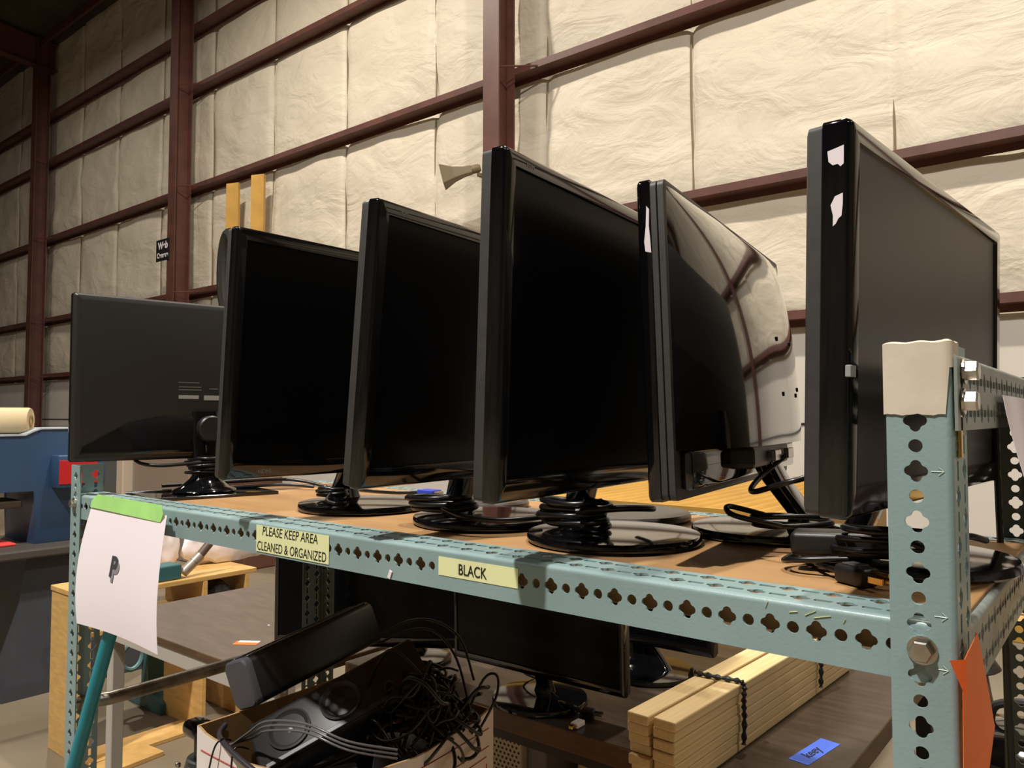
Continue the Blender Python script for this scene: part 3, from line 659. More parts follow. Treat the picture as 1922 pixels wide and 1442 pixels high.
# ---------------------------------------------------------------- box with speakers
BX = Matrix.Rotation(0, 4, 'Z')
bc = Vector((-.885, .185, LZS + .0365)); bh = -.318 - bc.z
cb = thing('cardboard_box', 'white cardboard box with dark red lines, full of speakers and cables, on the lower shelf', 'box', bc, R(2))
HW = .168
def wall(a, b, zt, mt_out, name, inner=True):
    """a,b: 2-D ends; zt: function of u giving the top height"""
    bm = bmesh.new(); a = Vector(a); b = Vector(b); d = (b - a).normalized(); nrm = Vector((d.y, -d.x)); n = 14
    o_ = []; i_ = []
    for k in range(n + 1):
        u = k / n; p = a.lerp(b, u); bow = .006 * math.sin(u * PI)
        po = p + nrm * bow; pi = po - nrm * .004
        o_.append((bm.verts.new((po.x, po.y, 0)), bm.verts.new((po.x, po.y, zt(u))))); i_.append((bm.verts.new((pi.x, pi.y, 0)), bm.verts.new((pi.x, pi.y, zt(u)))))
    for k in range(n):
        f = bm.faces.new((o_[k][0], o_[k + 1][0], o_[k + 1][1], o_[k][1])); f.material_index = 0
        f = bm.faces.new((i_[k + 1][0], i_[k][0], i_[k][1], i_[k + 1][1])); f.material_index = 1
        f = bm.faces.new((o_[k][1], o_[k + 1][1], i_[k + 1][1], i_[k][1])); f.material_index = 1
    o = obj(name, bm, mt_out, cb); o.data.materials.append(card)
    return o
wall((-HW, -HW), (HW, -HW), lambda u: bh - .018 * math.sin(u * PI) - .003 * math.sin(u * 19), card_white, 'side_panel')
wall((HW, -HW), (HW, HW), lambda u: bh - .012 * math.sin(u * PI) - .002 * math.sin(u * 17) + .004 * u, card_white, 'side_panel')
wall((HW, HW), (-HW, HW), lambda u: bh, card_white, 'side_panel')
wall((-HW, HW), (-HW, -HW), lambda u: bh - .004 * math.sin(u * PI), card_white, 'side_panel')
obj('bottom_panel', bx((-HW + .004, -HW + .004, 0), (HW - .004, HW - .004, .005)), card, cb)
def stripe(face, d0, d1, u0=.05, u1=.95, r_=.001):
    bm = bmesh.new(); pts = []
    for k in range(15):
        u = u0 + (u1 - u0) * k / 14; t = -HW + 2 * HW * u; bow = .006 * math.sin(u * PI) + .0003
        z = bh - d0 - (d1 - d0) * u
        pts.append((t, -HW - bow, z) if face == 'f' else (HW + bow, t, z))
    tube(bm, pts, r_, 4); obj('printed_stripe', bm, redline, cb)
for f in 'fr':
    stripe(f, .035, .035 if f == 'f' else .026, .04, .96); stripe(f, .066, .066 if f == 'f' else .055, .04, .96); stripe(f, .082, .082 if f == 'f' else .070, .06, .94)
for f in 'fr':
    for u in (.06, .94):
        bm = bmesh.new(); t = -HW + 2 * HW * u; q = (t, -HW - .0015, 0) if f == 'f' else (HW + .0015, t, 0)
        tube(bm, [(q[0], q[1], bh - .082), (q[0], q[1], bh - .3)], .001, 4); obj('printed_stripe', bm, redline, cb)
# speakers: long bars lying diagonally in the box
def bar_speaker(label, A, B, w_, h_, roll, mt=matte2, drivers=(), capgrey=False, round_=.012):
    A = Vector(A); B = Vector(B); d = (B - A); L_ = d.length; d.normalize()
    t = thing('speaker', label, 'speaker', A, 0, 'black speakers piled in the box')
    s = d.cross(Vector((0, 0, 1))).normalized(); u_ = s.cross(d)
    Mx = Matrix((d, s, u_)).transposed().to_4x4() @ Matrix.Rotation(roll, 4, 'X')
    bm = bmesh.new(); slab_loops(bm, [[Vector((xx, a, b)) for a, b in rrect(w_ * k, h_ * k, round_, 4)] for xx, k in ((0, .92), (.004, 1), (L_ - .004, 1), (L_, .92))])
    bm.transform(Mx); obj('cabinet', bm, mt, t, smooth=R(40))
    if capgrey:
        bm = bmesh.new(); slab_loops(bm, [[Vector((xx, a, b)) for a, b in rrect(w_ * 1.01 * k, h_ * 1.01 * k, round_, 4)] for xx, k in ((-.004, .93), (-.001, 1), (.010, 1.0))]); bm.transform(Mx); obj('end_cap', bm, mat('grey_end_cap', (74, 74, 80), .5), t, smooth=R(40))
    for k, dd in enumerate(drivers):
        bm = lathe([(.034, 0), (.034, .003), (.031, .004), (.028, .0005), (.012, -.006), (.011, -.003), (.0, .002)], 32, Mx @ I((dd, 0, h_ / 2 + .0005)))
        obj('driver', bm, mat('driver_cone', (44, 42, 42), .35), t, smooth=R(30))
    # ridges
    for yy in (-w_ * .32, w_ * .32) if not drivers else (w_ * .41, ):
        bm = bx((.01, yy - .004, h_ / 2 - .001), (L_ - .01, yy + .004, h_ / 2 + .002), .001, 1, Mx); obj('trim_strip', bm, mat('trim_grey', (50, 50, 56), .35), t)
    return t
bar_speaker('long black speaker bar with a grey end cap, topmost in the box', (-1.040, .085, -.272), (-1.075, .385, -.238), .058, .080, R(20), capgrey=True)
bar_speaker('black speaker with two round drivers lying on top in the box', (-.955, .065, -.362), (-.815, .285, -.245), .098, .055, R(-34), drivers=(.058, .145))
bar_speaker('flat black speaker deep at the near corner of the box', (-.90, .065, -.41), (-.83, .16, -.395), .10, .035, R(8))
bar_speaker('black speaker lying under the two driver one in the box', (-.985, .11, -.46), (-.95, .30, -.44), .07, .07, R(5))
bar_speaker('small black speaker standing on end under the wire tangle in the box', (-.80, .20, -.50), (-.79, .22, -.345), .085, .085, R(20))
bar_speaker('black speaker at the right wall of the box under the wires', (-.76, .07, -.46), (-.755, .20, -.40), .055, .07, R(0))
# heap of wires
def wire(label, pts, r_=.0022, mt=rubber):
    bm = bmesh.new(); tube(bm, pts, r_, 7, 6); o = obj('speaker_wire', bm, mt, None, smooth=R(60)); tag(o, label, 'cable', 'loose wires on top of the box'); return o
rnd = random.Random(11)
wl = 'black speaker wire looping in the tangle at the right of the box'
for k in range(40):
    cx, cy, cz = -.775 + rnd.uniform(-.05, .05), .265 + rnd.uniform(-.07, .04), -.30 + rnd.uniform(-.04, .035)
    r0 = rnd.uniform(.03, .065); ph = rnd.uniform(0, 6.28); tl = rnd.uniform(.2, 1.2); pts = []
    for j in range(9):
        a = ph + j * .75; pts.append((cx + r0 * math.cos(a), cy + r0 * .6 * math.sin(a), cz + r0 * tl * math.sin(a + ph) * .8 + .010 * j * rnd.uniform(-.3, .5)))
    bm = bmesh.new(); tube(bm, pts, rnd.choice((.0020, .0026, .0030)), 7, 5); o = obj('speaker_wire', bm, rubber, None, smooth=R(60)); tag(o, wl, 'cable', 'wires in the tangle at the right of the box')
wire('black wire arching high over the back of the wire tangle', [(-.99, .33, -.24), (-.93, .36, -.205), (-.87, .37, -.198), (-.80, .36, -.215), (-.75, .34, -.27)])
wire('second black wire arching just below the highest one', [(-.97, .32, -.245), (-.91, .345, -.215), (-.85, .35, -.21), (-.78, .33, -.24), (-.72, .30, -.31)])
wire('black wire standing in a tall narrow loop at the right of the box', [(-.74, .30, -.33), (-.72, .33, -.26), (-.695, .335, -.25), (-.685, .32, -.28), (-.71, .30, -.34)])
lightwire = mat('shiny_grey_wire', (88, 86, 88), .25)
for k in range(3):
    wire(('upper', 'middle', 'lower')[k] + ' shiny wire stretched across the top speaker in the box', [(-.985, .02, -.345 + .004 * k), (-.935, .03 + .004 * k, -.308 - .005 * k), (-.885, .03, -.278 - .007 * k), (-.80, .035, -.262 - .006 * k), (-.735, .06, -.278 - .006 * k), (-.70, .12, -.30 - .006 * k)], .0018, lightwire)
wire('thick black cable draped over the near left rim of the box', [(-1.03, .05, -.325), (-1.0, .022, -.326), (-.93, .004, -.328), (-.85, -.002, -.336), (-.80, .01, -.345)], .0045, mat('cable_grey', (48, 46, 50), .35))
wire('thin wire hanging over the near left side of the box', [(-.98, .03, -.33), (-.975, .008, -.322), (-.985, .0, -.35), (-1.01, -.002, -.45)], .0015)
wire('thin wire hanging straight down the near left side of the box', [(-.93, .03, -.33), (-.93, .006, -.322), (-.93, .0, -.36), (-.925, -.002, -.45)], .0015)
# gadget at the left of the box
gj = thing('glass_jug', 'cloudy jug with a black lid and chrome clips standing left of the speaker box', 'jug', (-1.34, .20, LZS + .0365))
obj('jug_body', lathe([(0, 0), (.05, 0), (.052, .2), (.05, .34), (.04, .375), (0, .38)], 28), cloudy, gj, smooth=True)
obj('lid', bx((-.012, -.03, .35), (.055, .05, .43), .015, 3), matte2, gj, smooth=True)
obj('lid', bx((-.075, -.02, .40), (.0, .03, .435), .014, 3), gloss, gj, smooth=True)
for a in (-.02, .02): obj('clip', bx((a - .006, -.056, .365), (a + .006, -.048, .375), .002, 1), steel, gj)
obj('handle', bx((.05, -.04, .02), (.085, .02, .42), .01, 2), matte2, gj, smooth=True)

# ---------------------------------------------------------------- under-table stuff
pc = thing('computer_tower', 'cream computer tower with a perforated side panel under the brown table', 'computer', (-1.10, .93, FL), 0)
H_ = .64
obj('case', bx((-.085, -.1, 0), (.066, .25, H_), .004, 2), mat('beige_case', (206, 196, 176), .5), pc)
bm = bmesh.new()
for j in range(34):
    for i in range(10):
        x = -.060 + i * .0125 + (.00625 if j % 2 else 0); z = H_ - .02 - j * .0108
        bmesh.ops.create_circle(bm, cap_ends=True, radius=.0034, segments=8, matrix=I((x, -.1006, z)) @ Matrix.Rotation(PI / 2, 4, 'X'))
o = obj('perforation', bm, mat('hole_dark', (70, 62, 50), .8), pc)
gp = obj('filing_cabinet', bx((-.028, -.08, 0), (.028, .4, .64), .004, 2), mat('grey_enamel', (122, 120, 122), .5), None, loc=(-1.003, .93, FL)); tag(gp, 'narrow grey metal cabinet standing beside the cream tower under the table', 'cabinet')
gp = obj('carton', bx((-.14, 0, 0), (.14, .3, .63), .003, 1), mat('pale_carton', (222, 196, 150), .7), None, loc=(-.80, .93, FL)); tag(gp, 'pale cardboard carton under the front edge of the brown table', 'box')

# ---------------------------------------------------------------- blue machine at the left
bmX = -4.32
mc = thing('blue_press_machine', 'large blue press machine on a slate grey pedestal at the left edge', 'machine', (bmX, 1.1, FL))
def mz(z): return z - FL
prof = [(.10, mz(.105)), (-.145, mz(.105)), (-.185, mz(.09)), (-.22, mz(.072)), (-1.2, mz(.068)), (-1.2, mz(-.205)), (-.165, mz(-.205)), (-.165, mz(-.49)), (.14, mz(-.49)), (.16, mz(.09))]
o = obj('frame_casting', prism([(a, b) for a, b in prof], 'x', -.42, 0, .008), blue_mach, mc, smooth=True)
obj('top_rail', prism([(-1.2, mz(.069)), (-.22, mz(.073)), (-.185, mz(.091)), (-.145, mz(.106)), (.1, mz(.106)), (.1, mz(.112)), (-.150, mz(.112)), (-.19, mz(.097)), (-.22, mz(.081)), (-1.2, mz(.077))], 'x', -.41, .006), mat('pale_trim', (170, 178, 186), .4), mc)
obj('control_box', bx((0, -.095, mz(-.20)), (.10, .14, mz(-.03)), .008, 2), blue_mach, mc, smooth=True)
rp = obj('warning_plate', bx((.10, -.092, mz(-.180)), (.104, .10, mz(-.055)), .002, 1), red, mc); tag(rp, 'red plate')
obj('throat_arm', bx((-.3, -1.1, mz(-.30)), (-.06, -.2, mz(-.26)), .01, 2), mat('worn_steel_grey', (110, 104, 92), .5, .5), mc)
obj('bed_plate', bx((-.48, -1.25, mz(-.535)), (.16, .20, mz(-.487)), .01, 2), mat('bed_grey', (86, 82, 76), .5, .3), mc)
bm = bmesh.new(); slab_loops(bm, [[Vector((a, b, z)) for a, b in ((x0, y0), (x1, y0), (x1, y1), (x0, y1))] for z, x0, x1, y0, y1 in ((0, -.5, .14, -.34, .42), (mz(-.56), -.40, .06, -.22, .20), (mz(-.535), -.40, .06, -.22, .20))])
obj('pedestal', bm, slate, mc)
o = obj('red_tray', bx((-.35, -.62, 0), (-.02, -.24, .012), .003, 1), mat('coral_red', (236, 70, 70), .6), None, loc=(bmX, 1.1, -.486)); tag(o, 'flat coral red tray lying in the throat of the blue machine', 'tray')
# cream roll on top
rl = thing('tape_roll', 'cream drum of paper tape lying on top of the blue machine', 'roll', (bmX - .2, .78, .150), R(55))
obj('roll', lathe([(0, -.19), (.04, -.19), (.066, -.19), (.07, -.18), (.07, .18), (.066, .19), (0, .19)], 36, Matrix.Rotation(PI / 2, 4, 'Y'), 1, 1), mat('cream_paper', (206, 186, 146), .7), rl, smooth=True)
obj('roll_core', lathe([(.02, -.195), (.03, -.195), (.03, .195), (.02, .195), (.02, -.195)], 24, Matrix.Rotation(PI / 2, 4, 'Y')), card, rl, smooth=True)
ob = thing('junction_box', 'dark grey control box with a round yellow button behind the left rack post', 'control box', (-5.2, 1.55, FL))
obj('enclosure', bx((-.05, -.13, 0), (.05, .17, 1.13), .01, 2), mat('enclosure_grey', (74, 78, 76), .5), ob)
obj('yellow_button', lathe([(0, 0), (.035, 0), (.035, .02), (.028, .03), (0, .032)], 24, I((.05, .0, 1.06)) @ Matrix.Rotation(PI / 2, 4, 'Y')), mat('button_yellow', (222, 190, 40), .4), ob, smooth=True)

# ---------------------------------------------------------------- birch bench at the left
bb = thing('birch_bench', 'birch plywood bench unit with open shelves behind the office table', 'bench', (-3.3, 1.1, FL))
hB = -.540 - FL
obj('top', bx((-.17, -.40, hB - .022), (.17, .37, hB), .003, 2), birch, bb)
for yy in (-.395, .10, .31):
    obj('side_panel', bx((-.17, yy, 0), (.17, yy + .022, hB - .022), .002, 1), birch, bb)
obj('shelf', bx((-.16, -.373, hB - .17), (.16, .10, hB - .15), .002, 1), birch, bb)
obj('shelf', bx((-.16, .122, hB - .22), (.16, .31, hB - .20), .002, 1), birch, bb)
obj('foot_rail', bx((.02, -.373, .0), (.17, .10, .018), .002, 1), birch, bb)
def lump(name, label, cat, loc, sx, sy, sz, mt, seed, rough=.25, group=None):
    bm = bmesh.new(); bmesh.ops.create_icosphere(bm, subdivisions=4, radius=1)
    for v in bm.verts:
        n_ = noise.noise(v.co * 1.7 + Vector((seed, 0, 0))) * rough + noise.noise(v.co * 4 + Vector((seed, 5, 0))) * rough * .4
        v.co *= 1 + n_; v.co = Vector((v.co.x * sx, v.co.y * sy, max(v.co.z, -.85) * sz + .85 * sz))
    o = obj(name, bm, mt, None, smooth=True, loc=loc); tag(o, label, cat, group); return o
lump('plastic_bag', 'large white plastic bag lying on the birch bench', 'bag', (-3.40, 1.50, -.539), .06, .24, .14, mat('white_poly', (236, 228, 232), .4), 3)
lump('plastic_bag', 'white plastic bag on the birch bench left of the larger one, by the teal case', 'bag', (-3.42, 1.15, -.539), .05, .085, .13, mat('white_poly', (236, 228, 232), .4), 9)
lump('dark_bag', 'dark grey bag stuffed on the open shelf of the birch bench', 'bag', (-3.24, 1.316, -.738), .10, .070, .082, mat('dark_bag', (62, 68, 70), .5), 5)
o = obj('tool_case', bx((-.05, -.07, 0), (.05, .055, .065), .006, 2), mat('teal_case', (46, 96, 100), .5), None, loc=(-3.20, 1.055, -.539)); tag(o, 'teal tool case lying on the left end of the birch bench', 'case')
dr = thing('grease_gun', 'brown and silver hand tool lying slanted on the birch bench against the bags', 'hand tool', (-3.17, 1.175, -.538))
bm = bmesh.new(); tube(bm, [(0, -.05, .02), (0, 0, .06)], .022, 14); tube(bm, [(0, 0, .06), (0, .03, .085)], .024, 14); obj('barrel', bm, mat('tool_silver', (170, 158, 146), .35, .6), dr, smooth=True)
bm = bmesh.new(); tube(bm, [(0, .025, .083), (0, .075, .135)], .019, 14); tube(bm, [(0, .075, .135), (0, .11, .17)], .007, 10); obj('grip', bm, mat('tool_brown', (88, 70, 60), .5), dr, smooth=True)
# teal floor stand under the office table
ts = thing('teal_floor_stand', 'teal cast iron stand with a ring and spreading foot behind the office table', 'stand', (-3.62, 1.25, FL))
obj('foot', prism([(-.15, 0), (.18, 0), (.18, .05), (.06, .10), (.05, .5), (0, .5), (0, .11)], 'y', -.08, .0, .005), tealcast, ts)
obj('ring', (lambda b: (tube(b, [(0, -.13 + .05 * math.cos(a), .25 + .06 * math.sin(a)) for a in [k * PI / 10 for k in range(21)]], .012, 8), b)[1])(bmesh.new()), mat('pale_teal', (110, 150, 154), .45), ts, smooth=True)
obj('bracket', bx((-.02, -.16, .31), (.02, -.07, .48), .01, 2), mat('pale_teal', (110, 150, 154), .45), ts)
o = obj('floor_plank', bx((-.06, -.3, 0), (.06, .25, .02), .002, 1), birch, None, loc=(-3.05, .72, FL), rot=(0, 0, .1)); tag(o, 'loose plywood strip lying on the floor before the birch bench', 'lumber')

# ---------------------------------------------------------------- things behind the rack on the right
yc = thing('yellow_cart', 'yellow cart with a ribbed sheet top standing beyond the brown table', 'cart', (-1.50, 2.62, FL))
bm = bmesh.new(); top = -.150 - FL; n = 0
xs = [-.72 + i * .00625 for i in range(int(1.44 / .00625) + 1)]
rowA = [bm.verts.new((x, -.75, top + .010 * math.sin(x * 2 * PI / .062))) for x in xs]; rowB = [bm.verts.new((x, .75, top + .010 * math.sin(x * 2 * PI / .062))) for x in xs]
for i in range(len(xs) - 1): bm.faces.new((rowA[i], rowA[i + 1], rowB[i + 1], rowB[i]))
bmesh.ops.recalc_face_normals(bm, faces=bm.faces[:]); bmesh.ops.solidify(bm, geom=bm.faces[:], thickness=.002); obj('ribbed_top', bm, yellow, yc, smooth=True)
obj('front_trim', bx((-.72, -.757, top - .05), (.72, -.7505, top + .012), .002, 1), yellow, yc)
obj('body', bx((-.70, -.73, .25), (.70, .73, top - .016), .01, 2), yellow, yc)
for sx in (-.6, .6):
    for sy in (-.6, .6): obj('caster', lathe([(0, -.02), (.06, -.02), (.06, .02), (0, .02)], 20, I((sx, sy, .06)) @ Matrix.Rotation(PI / 2, 4, 'X')), rubber, yc); obj('caster_fork', bx((sx - .02, sy - .03, .06), (sx + .02, sy + .03, .25)), steel, yc)
# rack of goods with yellow beam
pr = thing('pallet_rack', 'yellow beamed storage rack seen between the right posts', 'rack', (.05, 2.35, FL))
obj('beam', bx((-.45, -.15, .70), (.7, -.10, .755), .003, 1), yellow, pr)
obj('beam', bx((-.45, .5, .70), (.7, .55, .755), .003, 1), yellow, pr)
obj('deck', bx((-.45, -.15, .755), (.7, .55, .765), .001, 1), birch, pr)
for sx in (-.43, .66):
    for sy in (-.14, .5): obj('upright', bx((sx, sy, 0), (sx + .03, sy + .05, .9), .002, 1), mat('rack_orange', (190, 120, 40), .5), pr)
o = obj('storage_box', bx((-.14, 0, 0), (.16, .3, .2), .004, 1), mat('box_white', (206, 200, 196), .6), None, loc=(-.08, 2.3, -.454)); tag(o, 'white storage box on the yellow beamed rack at the right', 'box')
o = obj('storage_box', bx((-.035, 0, 0), (.035, .1, .12), .003, 1), mat('box_purple', (74, 62, 96), .6), None, loc=(-.235, 2.22, -.454)); tag(o, 'small dark purple box before the white one on the yellow beamed rack', 'box')
st = thing('shop_stool', 'black seated metal stool standing on the floor beyond the right post', 'stool', (-.27, 1.98, FL))
obj('seat', lathe([(0, .66), (.075, .66), (.085, .668), (.07, .69), (.03, .705), (.025, .72), (0, .72)], 28), matte2, st, smooth=True)
for a in (0, 1, 2, 3):
    th_ = a * PI / 2 + .6; bm = bmesh.new(); tube(bm, [(.04 * math.cos(th_), .04 * math.sin(th_), .66), (.15 * math.cos(th_), .15 * math.sin(th_), .0)], .012, 10); obj('leg', bm, dull_steel, st, smooth=True)
vd = thing('shop_vacuum', 'black round canister vacuum at the bottom right corner', 'vacuum', (-.02, .86, FL))
obj('tank', lathe([(0, .0), (.10, .0), (.105, .55), (.11, .80), (0, .80)], 36), matte2, vd, smooth=True)
obj('lid', lathe([(.112, .80), (.117, .815), (.11, .86), (.08, .885), (.03, .895), (0, .895)], 36), gloss, vd, smooth=True)
obj('handle', (lambda b: (tube(b, [(-.05, 0, .88), (-.04, 0, .92), (.02, 0, .93), (.04, 0, .885)], .007, 8, 5), b)[1])(bmesh.new()), matte2, vd, smooth=True)

# ---------------------------------------------------------------- the hall
WY = 6.65; CY = 6.12
X0, X1, Y0, ZE = -30, 12, -13, 9.0
concrete = mat('worn_concrete', (138, 126, 106), .45, 0, .25, .9, .1, 40, rgb2=(112, 100, 82))
struct(obj('floor', bx((X0, Y0, FL - .1), (X1, WY + .2, FL)), concrete))
# insulation blanket wall : puckered geometry
insul = mat('vinyl_faced_insulation', (222, 212, 192), .55, 0, 0)
nt = insul.node_tree; b = nt.nodes['Principled BSDF']; tc = nt.nodes['Texture Coordinate']
def nn(scale, stretch, detail=6, dist=0):
    mp = nt.nodes.new('ShaderNodeMapping'); mp.inputs['Scale'].default_value = stretch; nt.links.new(tc.outputs['Object'], mp.inputs[0])
    n = nt.nodes.new('ShaderNodeTexNoise'); n.inputs['Scale'].default_value = scale; n.inputs['Detail'].default_value = detail; n.inputs['Distortion'].default_value = dist
    nt.links.new(mp.outputs[0], n.inputs['Vector']); return n
n1 = nn(1.3, (1, 1, 1.8), 5, 1.2); n2 = nn(5, (.8, 1, 1.3), 5, .8)
mx = nt.nodes.new('ShaderNodeMath'); mx.operation = 'MULTIPLY_ADD'; nt.links.new(n2.outputs[0], mx.inputs[0]); mx.inputs[1].default_value = .22; nt.links.new(n1.outputs[0], mx.inputs[2])
bn = nt.nodes.new('ShaderNodeBump'); bn.inputs['Strength'].default_value = .5; bn.inputs['Distance'].default_value = .09
nt.links.new(mx.outputs[0], bn.inputs['Height']); nt.links.new(bn.outputs[0], b.inputs['Normal'])
GIRTS = [1.07, 2.36, 4.25, 6.08, 7.20]
SEAMS = [-12.6 + 0, -10.75, -8.90, -7.05, -5.20, -3.35, -1.45, .4, 2.25, 4.1, 5.95, 7.8, 9.65, -14.45, -16.3, -18.1, -19.95, -21.8, -23.6, -25.4, -27.2]
bm = bmesh.new(); nx = 900; nz = 110; zA = 1.0; g = []
for j in range(nz + 1):
    z = zA + (ZE - zA) * j / nz
    dg = min(abs(z - q) for q in GIRTS); row = []
    for i in range(nx + 1):
        x = X0 + (X1 - X0) * i / nx
        ds = min(abs(x - q) for q in SEAMS)
        p = Vector((x * .9, z * 1.4, 3.1)); p2 = Vector((x * 2.6, z * 3.1, 9.7))
        d = .05 * noise.noise(p) + .018 * noise.noise(p2)
        d += -.05 * math.exp(-dg / .12) - .05 * math.exp(-ds / .04)
        row.append(bm.verts.new((x, WY - .02 - d - .03, z)))
    g.append(row)
for j in range(nz):
    for i in range(nx): bm.faces.new((g[j][i], g[j][i + 1], g[j + 1][i + 1], g[j + 1][i]))
bmesh.ops.recalc_face_normals(bm, faces=bm.faces[:])
for f in bm.faces[:1]:
    if f.normal.y > 0: bmesh.ops.reverse_faces(bm, faces=bm.faces[:])
o = obj('wall_back', bm, insul, None, smooth=R(80)); struct(o)
bm = bmesh.new()
for q in SEAMS:
    for (za, zb_) in ((GIRTS[0] + .02, GIRTS[1] - .09), (GIRTS[1] + .02, GIRTS[2] - .09), (GIRTS[2] + .02, GIRTS[3] - .09), (GIRTS[3] + .02, GIRTS[4] - .09), (GIRTS[4] + .02, ZE)):
        tube(bm, [(q + .01 * math.sin(3 * (za + (zb_ - za) * k / 6)), WY - .05 + .035, za + (zb_ - za) * k / 6) for k in range(7)], .012, 5)
struct(obj('trim_80', bm, mat('seam_tab', (136, 120, 96), .7)))
# white liner below the first girt
ws = bx((X0, WY - .06, FL), (X1, WY + .1, 1.0)); o = struct(obj('wall_back_liner', ws, white_panel))
for k, q in enumerate([-24, -21, -18, -15, -12, -9, -6, -3, 0, 3, 6, 9]):
    struct(obj('trim_%d' % (k + 1), bx((q - .012, WY - .066, FL), (q + .012, WY - .06, 1.0)), mat('liner_rib', (196, 188, 176), .5)))
struct(obj('trim_20', bx((X0, WY - .07, .10), (X1, WY - .06, .12)), ink))
def girt(z, k):
    # Z section: vertical web with flanges, on the room side of the blanket
    bm = bmesh.new()
    box(bm, (X0, WY - .24, z), (X1, WY - .05, z + .006)); box(bm, (X0, WY - .244, z - .005), (X1, WY - .238, z + .075)); box(bm, (X0, WY - .062, z - .06), (X1, WY - .056, z + .006))
    o = obj('trim_%d' % (30 + k), bm, red_steel); struct(o)
for k, z in enumerate(GIRTS): girt(z, k)
cols = [-26.3, -19.5, -13.06, -5.63, 1.8, 9.2]
for k, x in enumerate(cols):
    bm = bmesh.new(); x_ = x
    box(bm, (x_ - .12, CY - .02, FL), (x_ + .12, CY, ZE)); box(bm, (x_ - .006, CY, FL), (x_ + .006, WY - .26, ZE)); box(bm, (x_ - .12, WY - .27, FL), (x_ + .12, WY - .25, ZE))
    struct(obj('trim_%d' % (40 + k), bm, red_steel))
    # flange braces at girts
    bm = bmesh.new()
    for z in GIRTS[:4]:
        tube(bm, [(x_ + .11, CY + .01, z - .0), (x_ + .45, WY - .24, z + .01)], .012, 6)
    struct(obj('trim_%d' % (50 + k), bm, red_steel))
    # rafter
    bm = bmesh.new(); yy0 = CY; yy1 = Y0
    for dz, w_, t_ in ((0, .12, .02), (.62, .12, .02)):
        vs = []
        for (y, z) in ((yy0 + .4, ZE - .75), (yy1, ZE + .55)):
            for sx in (-w_, w_):
                for dt in (0, t_): vs.append(bm.verts.new((x_ + sx, y, z + dz + dt)))
        for f in ((0, 1, 3, 2), (4, 6, 7, 5), (0, 4, 5, 1), (2, 3, 7, 6), (0, 2, 6, 4), (1, 5, 7, 3)): bm.faces.new([vs[i] for i in f])
    vs = [bm.verts.new(p) for p in ((x_, yy0 + .4, ZE - .74), (x_, yy1, ZE + .56), (x_, yy1, ZE + 1.18), (x_, yy0 + .4, ZE - .12))]; bm.faces.new(vs)
    bmesh.ops.recalc_face_normals(bm, faces=bm.faces[:]); struct(obj('trim_%d' % (60 + k), bm, red_steel))
# purlins and roof deck
bm = bmesh.new()
for k in range(13):
    y = WY - .4 - k * 1.5; z = ZE - .08 + (CY + .4 - y) * 1.3 / 19.5
    box(bm, (X0, y - .03, z - .10), (X1, y + .03, z + .06))
struct(obj('trim_70', bm, red_steel))
bm = bmesh.new(); vs = [bm.verts.new(p) for p in ((X0, WY + .1, ZE), (X1, WY + .1, ZE), (X1, Y0, ZE + 1.35), (X0, Y0, ZE + 1.35))]; bm.faces.new(vs)
bmesh.ops.solidify(bm, geom=bm.faces[:], thickness=-.1)
struct(obj('ceiling', bm, mat('roof_blanket', (120, 108, 92), .8, 0, .2, 1)))
dark_wall = mat('dim_wall', (120, 108, 92), .8, 0, .3, .6)
struct(obj('wall_front', bx((X0, Y0 - .1, FL), (X1, Y0, ZE + 1.4)), dark_wall))
struct(obj('wall_left', bx((X0 - .1, Y0, FL), (X0, WY + .1, ZE + 1.4)), dark_wall))
struct(obj('wall_right', bx((X1, Y0, FL), (X1 + .1, WY + .1, ZE + 1.4)), dark_wall))

# horn loudspeaker on the middle column
hs = thing('horn_loudspeaker', 'beige horn loudspeaker mounted on the red column beside the middle monitor top', 'loudspeaker', (-5.70, CY - .02, 3.05))
bm = bmesh.new()
slab_loops(bm, [[Vector((-.12 - t * .42, a, b)) for a, b in rrect(w_, h_, .01, 3)] for t, w_, h_ in ((0, .10, .10), (.25, .12, .11), (.6, .19, .16), (.95, .31, .26), (1, .33, .27))], True, False)
bmesh.ops.solidify(bm, geom=bm.faces[:], thickness=.008)
Mh = I((0, -.12, 0)) @ Matrix.Rotation(R(38), 4, 'Z') @ Matrix.Rotation(R(-14), 4, 'Y'); Mh = Mh @ Matrix.Scale(.82, 4); bm.transform(Mh)
beige = mat('beige_plastic', (128, 112, 84), .5); obj('horn', bm, beige, hs)
obj('driver_unit', lathe([(0, 0), (.055, 0), (.06, .03), (.06, .12), (.04, .15), (0, .15)], 24, Mh @ I((-.13, 0, 0)) @ Matrix.Rotation(PI / 2, 4, 'Y')), beige, hs, smooth=True)
obj('bracket', bx((-.02, -.14, -.1), (.02, 0, -.06), .003, 1), beige, hs)
# hanging sign on the column
sg = thing('web_camera_sign', 'small black sign with two white lines on the left red column', 'sign', (-13.12, CY - .03, 3.15))
obj('sign_board', bx((-.42, -.006, -.20), (.05, .006, .19), .004, 1), mat('sign_black', (24, 24, 26), .5), sg)
text('lettering', 'Web', .17, paper, FRONT(-.17, -.008, .07), sg, bold=.008); text('lettering', 'Camera', .125, paper, FRONT(-.18, -.008, -.10), sg, bold=.006)
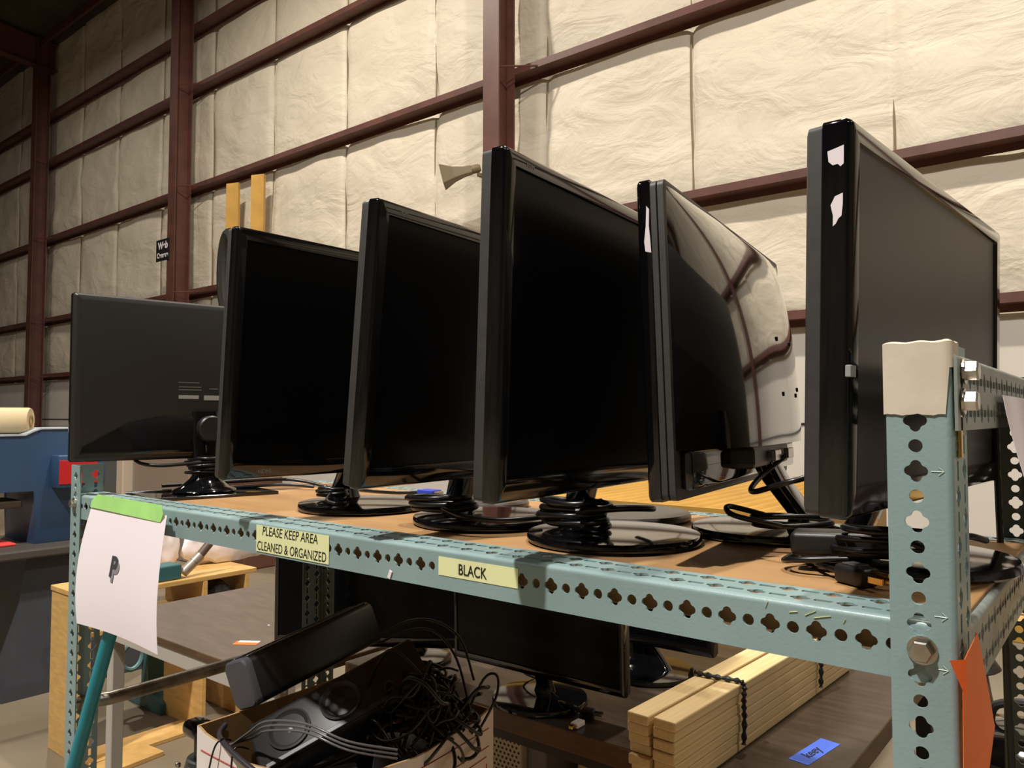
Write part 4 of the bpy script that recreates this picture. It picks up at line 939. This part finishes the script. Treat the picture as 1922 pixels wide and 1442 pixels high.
# yellow timbers against the wall
for k, (xa, lb) in enumerate(((-11.45, 'left of two upright yellow boards against the insulated wall'), (-10.72, 'right of two upright yellow boards against the insulated wall'))):
    o = obj('yellow_board', bx((-.12, -.03, 0), (.12, .03, 4.05 - FL), .004, 1), mat('yellow_board', (216, 168, 84), .6, 0, .1, 3), None, loc=(xa, WY - .32, FL), rot=(0, 0, R(20))); tag(o, lb, 'board', 'yellow boards upright against the wall')
# hung hose and spray bottle on the wall between monitors 1 and 2
wr = bmesh.new()
for k in range(3):
    tube(wr, [(.15 * math.cos(a) * (1 + .1 * k), -.05 * k, .60 * math.sin(a)) for a in [j * PI / 12 for j in range(25)]], .11, 8)
o = obj('hose_coil', wr, mat('hose_dark', (40, 39, 32), .6), None, smooth=True, loc=(-11.12, WY - .46, 2.5)); tag(o, 'dark coiled hose hung on the wall just left of the second monitor', 'hose')
sbt = thing('spray_bottle', 'blue and white bottle on the wall girt just left of the second monitor', 'bottle', (-11.86, WY - .16, 1.078))
obj('bottle', lathe([(0, 0), (.10, 0), (.11, .12), (.08, .22), (0, .22)], 20), mat('clear_pale', (190, 190, 190), .3), sbt, smooth=True)
obj('label_band', lathe([(.114, .1), (.13, .12), (.13, .36), (.08, .38), (0, .38)], 20), mat('band_blue', (96, 104, 170), .5), sbt, smooth=True)
obj('cap', lathe([(0, .38), (.05, .38), (.05, .6), (0, .6)], 16), paper, sbt, smooth=True)
# shelving and panels seen low on the far left behind the rack
for k, (x, y, w_, h_, mt_, lb, ct) in enumerate((
        (-8.6, 3.3, .5, 1.42, mat('panel_cream', (200, 184, 164), .6), 'pale cream locker seen low between the left end monitor and the deck', 'locker'),
        (-7.5, 3.4, .55, 1.36, mat('panel_taupe', (146, 128, 112), .6), 'taupe partition panel right of the pale cream locker', 'panel'),
        (-6.6, 3.5, .45, 1.38, mat('panel_brown', (98, 62, 48), .6), 'reddish brown partition panel just left of the left monitor neck', 'panel'))):
    o = obj('partition' if ct == 'panel' else 'locker', bx((-w_, -.2, 0), (w_, .2, h_), .01, 1), mt_, None, loc=(x, y, FL)); tag(o, lb, ct)
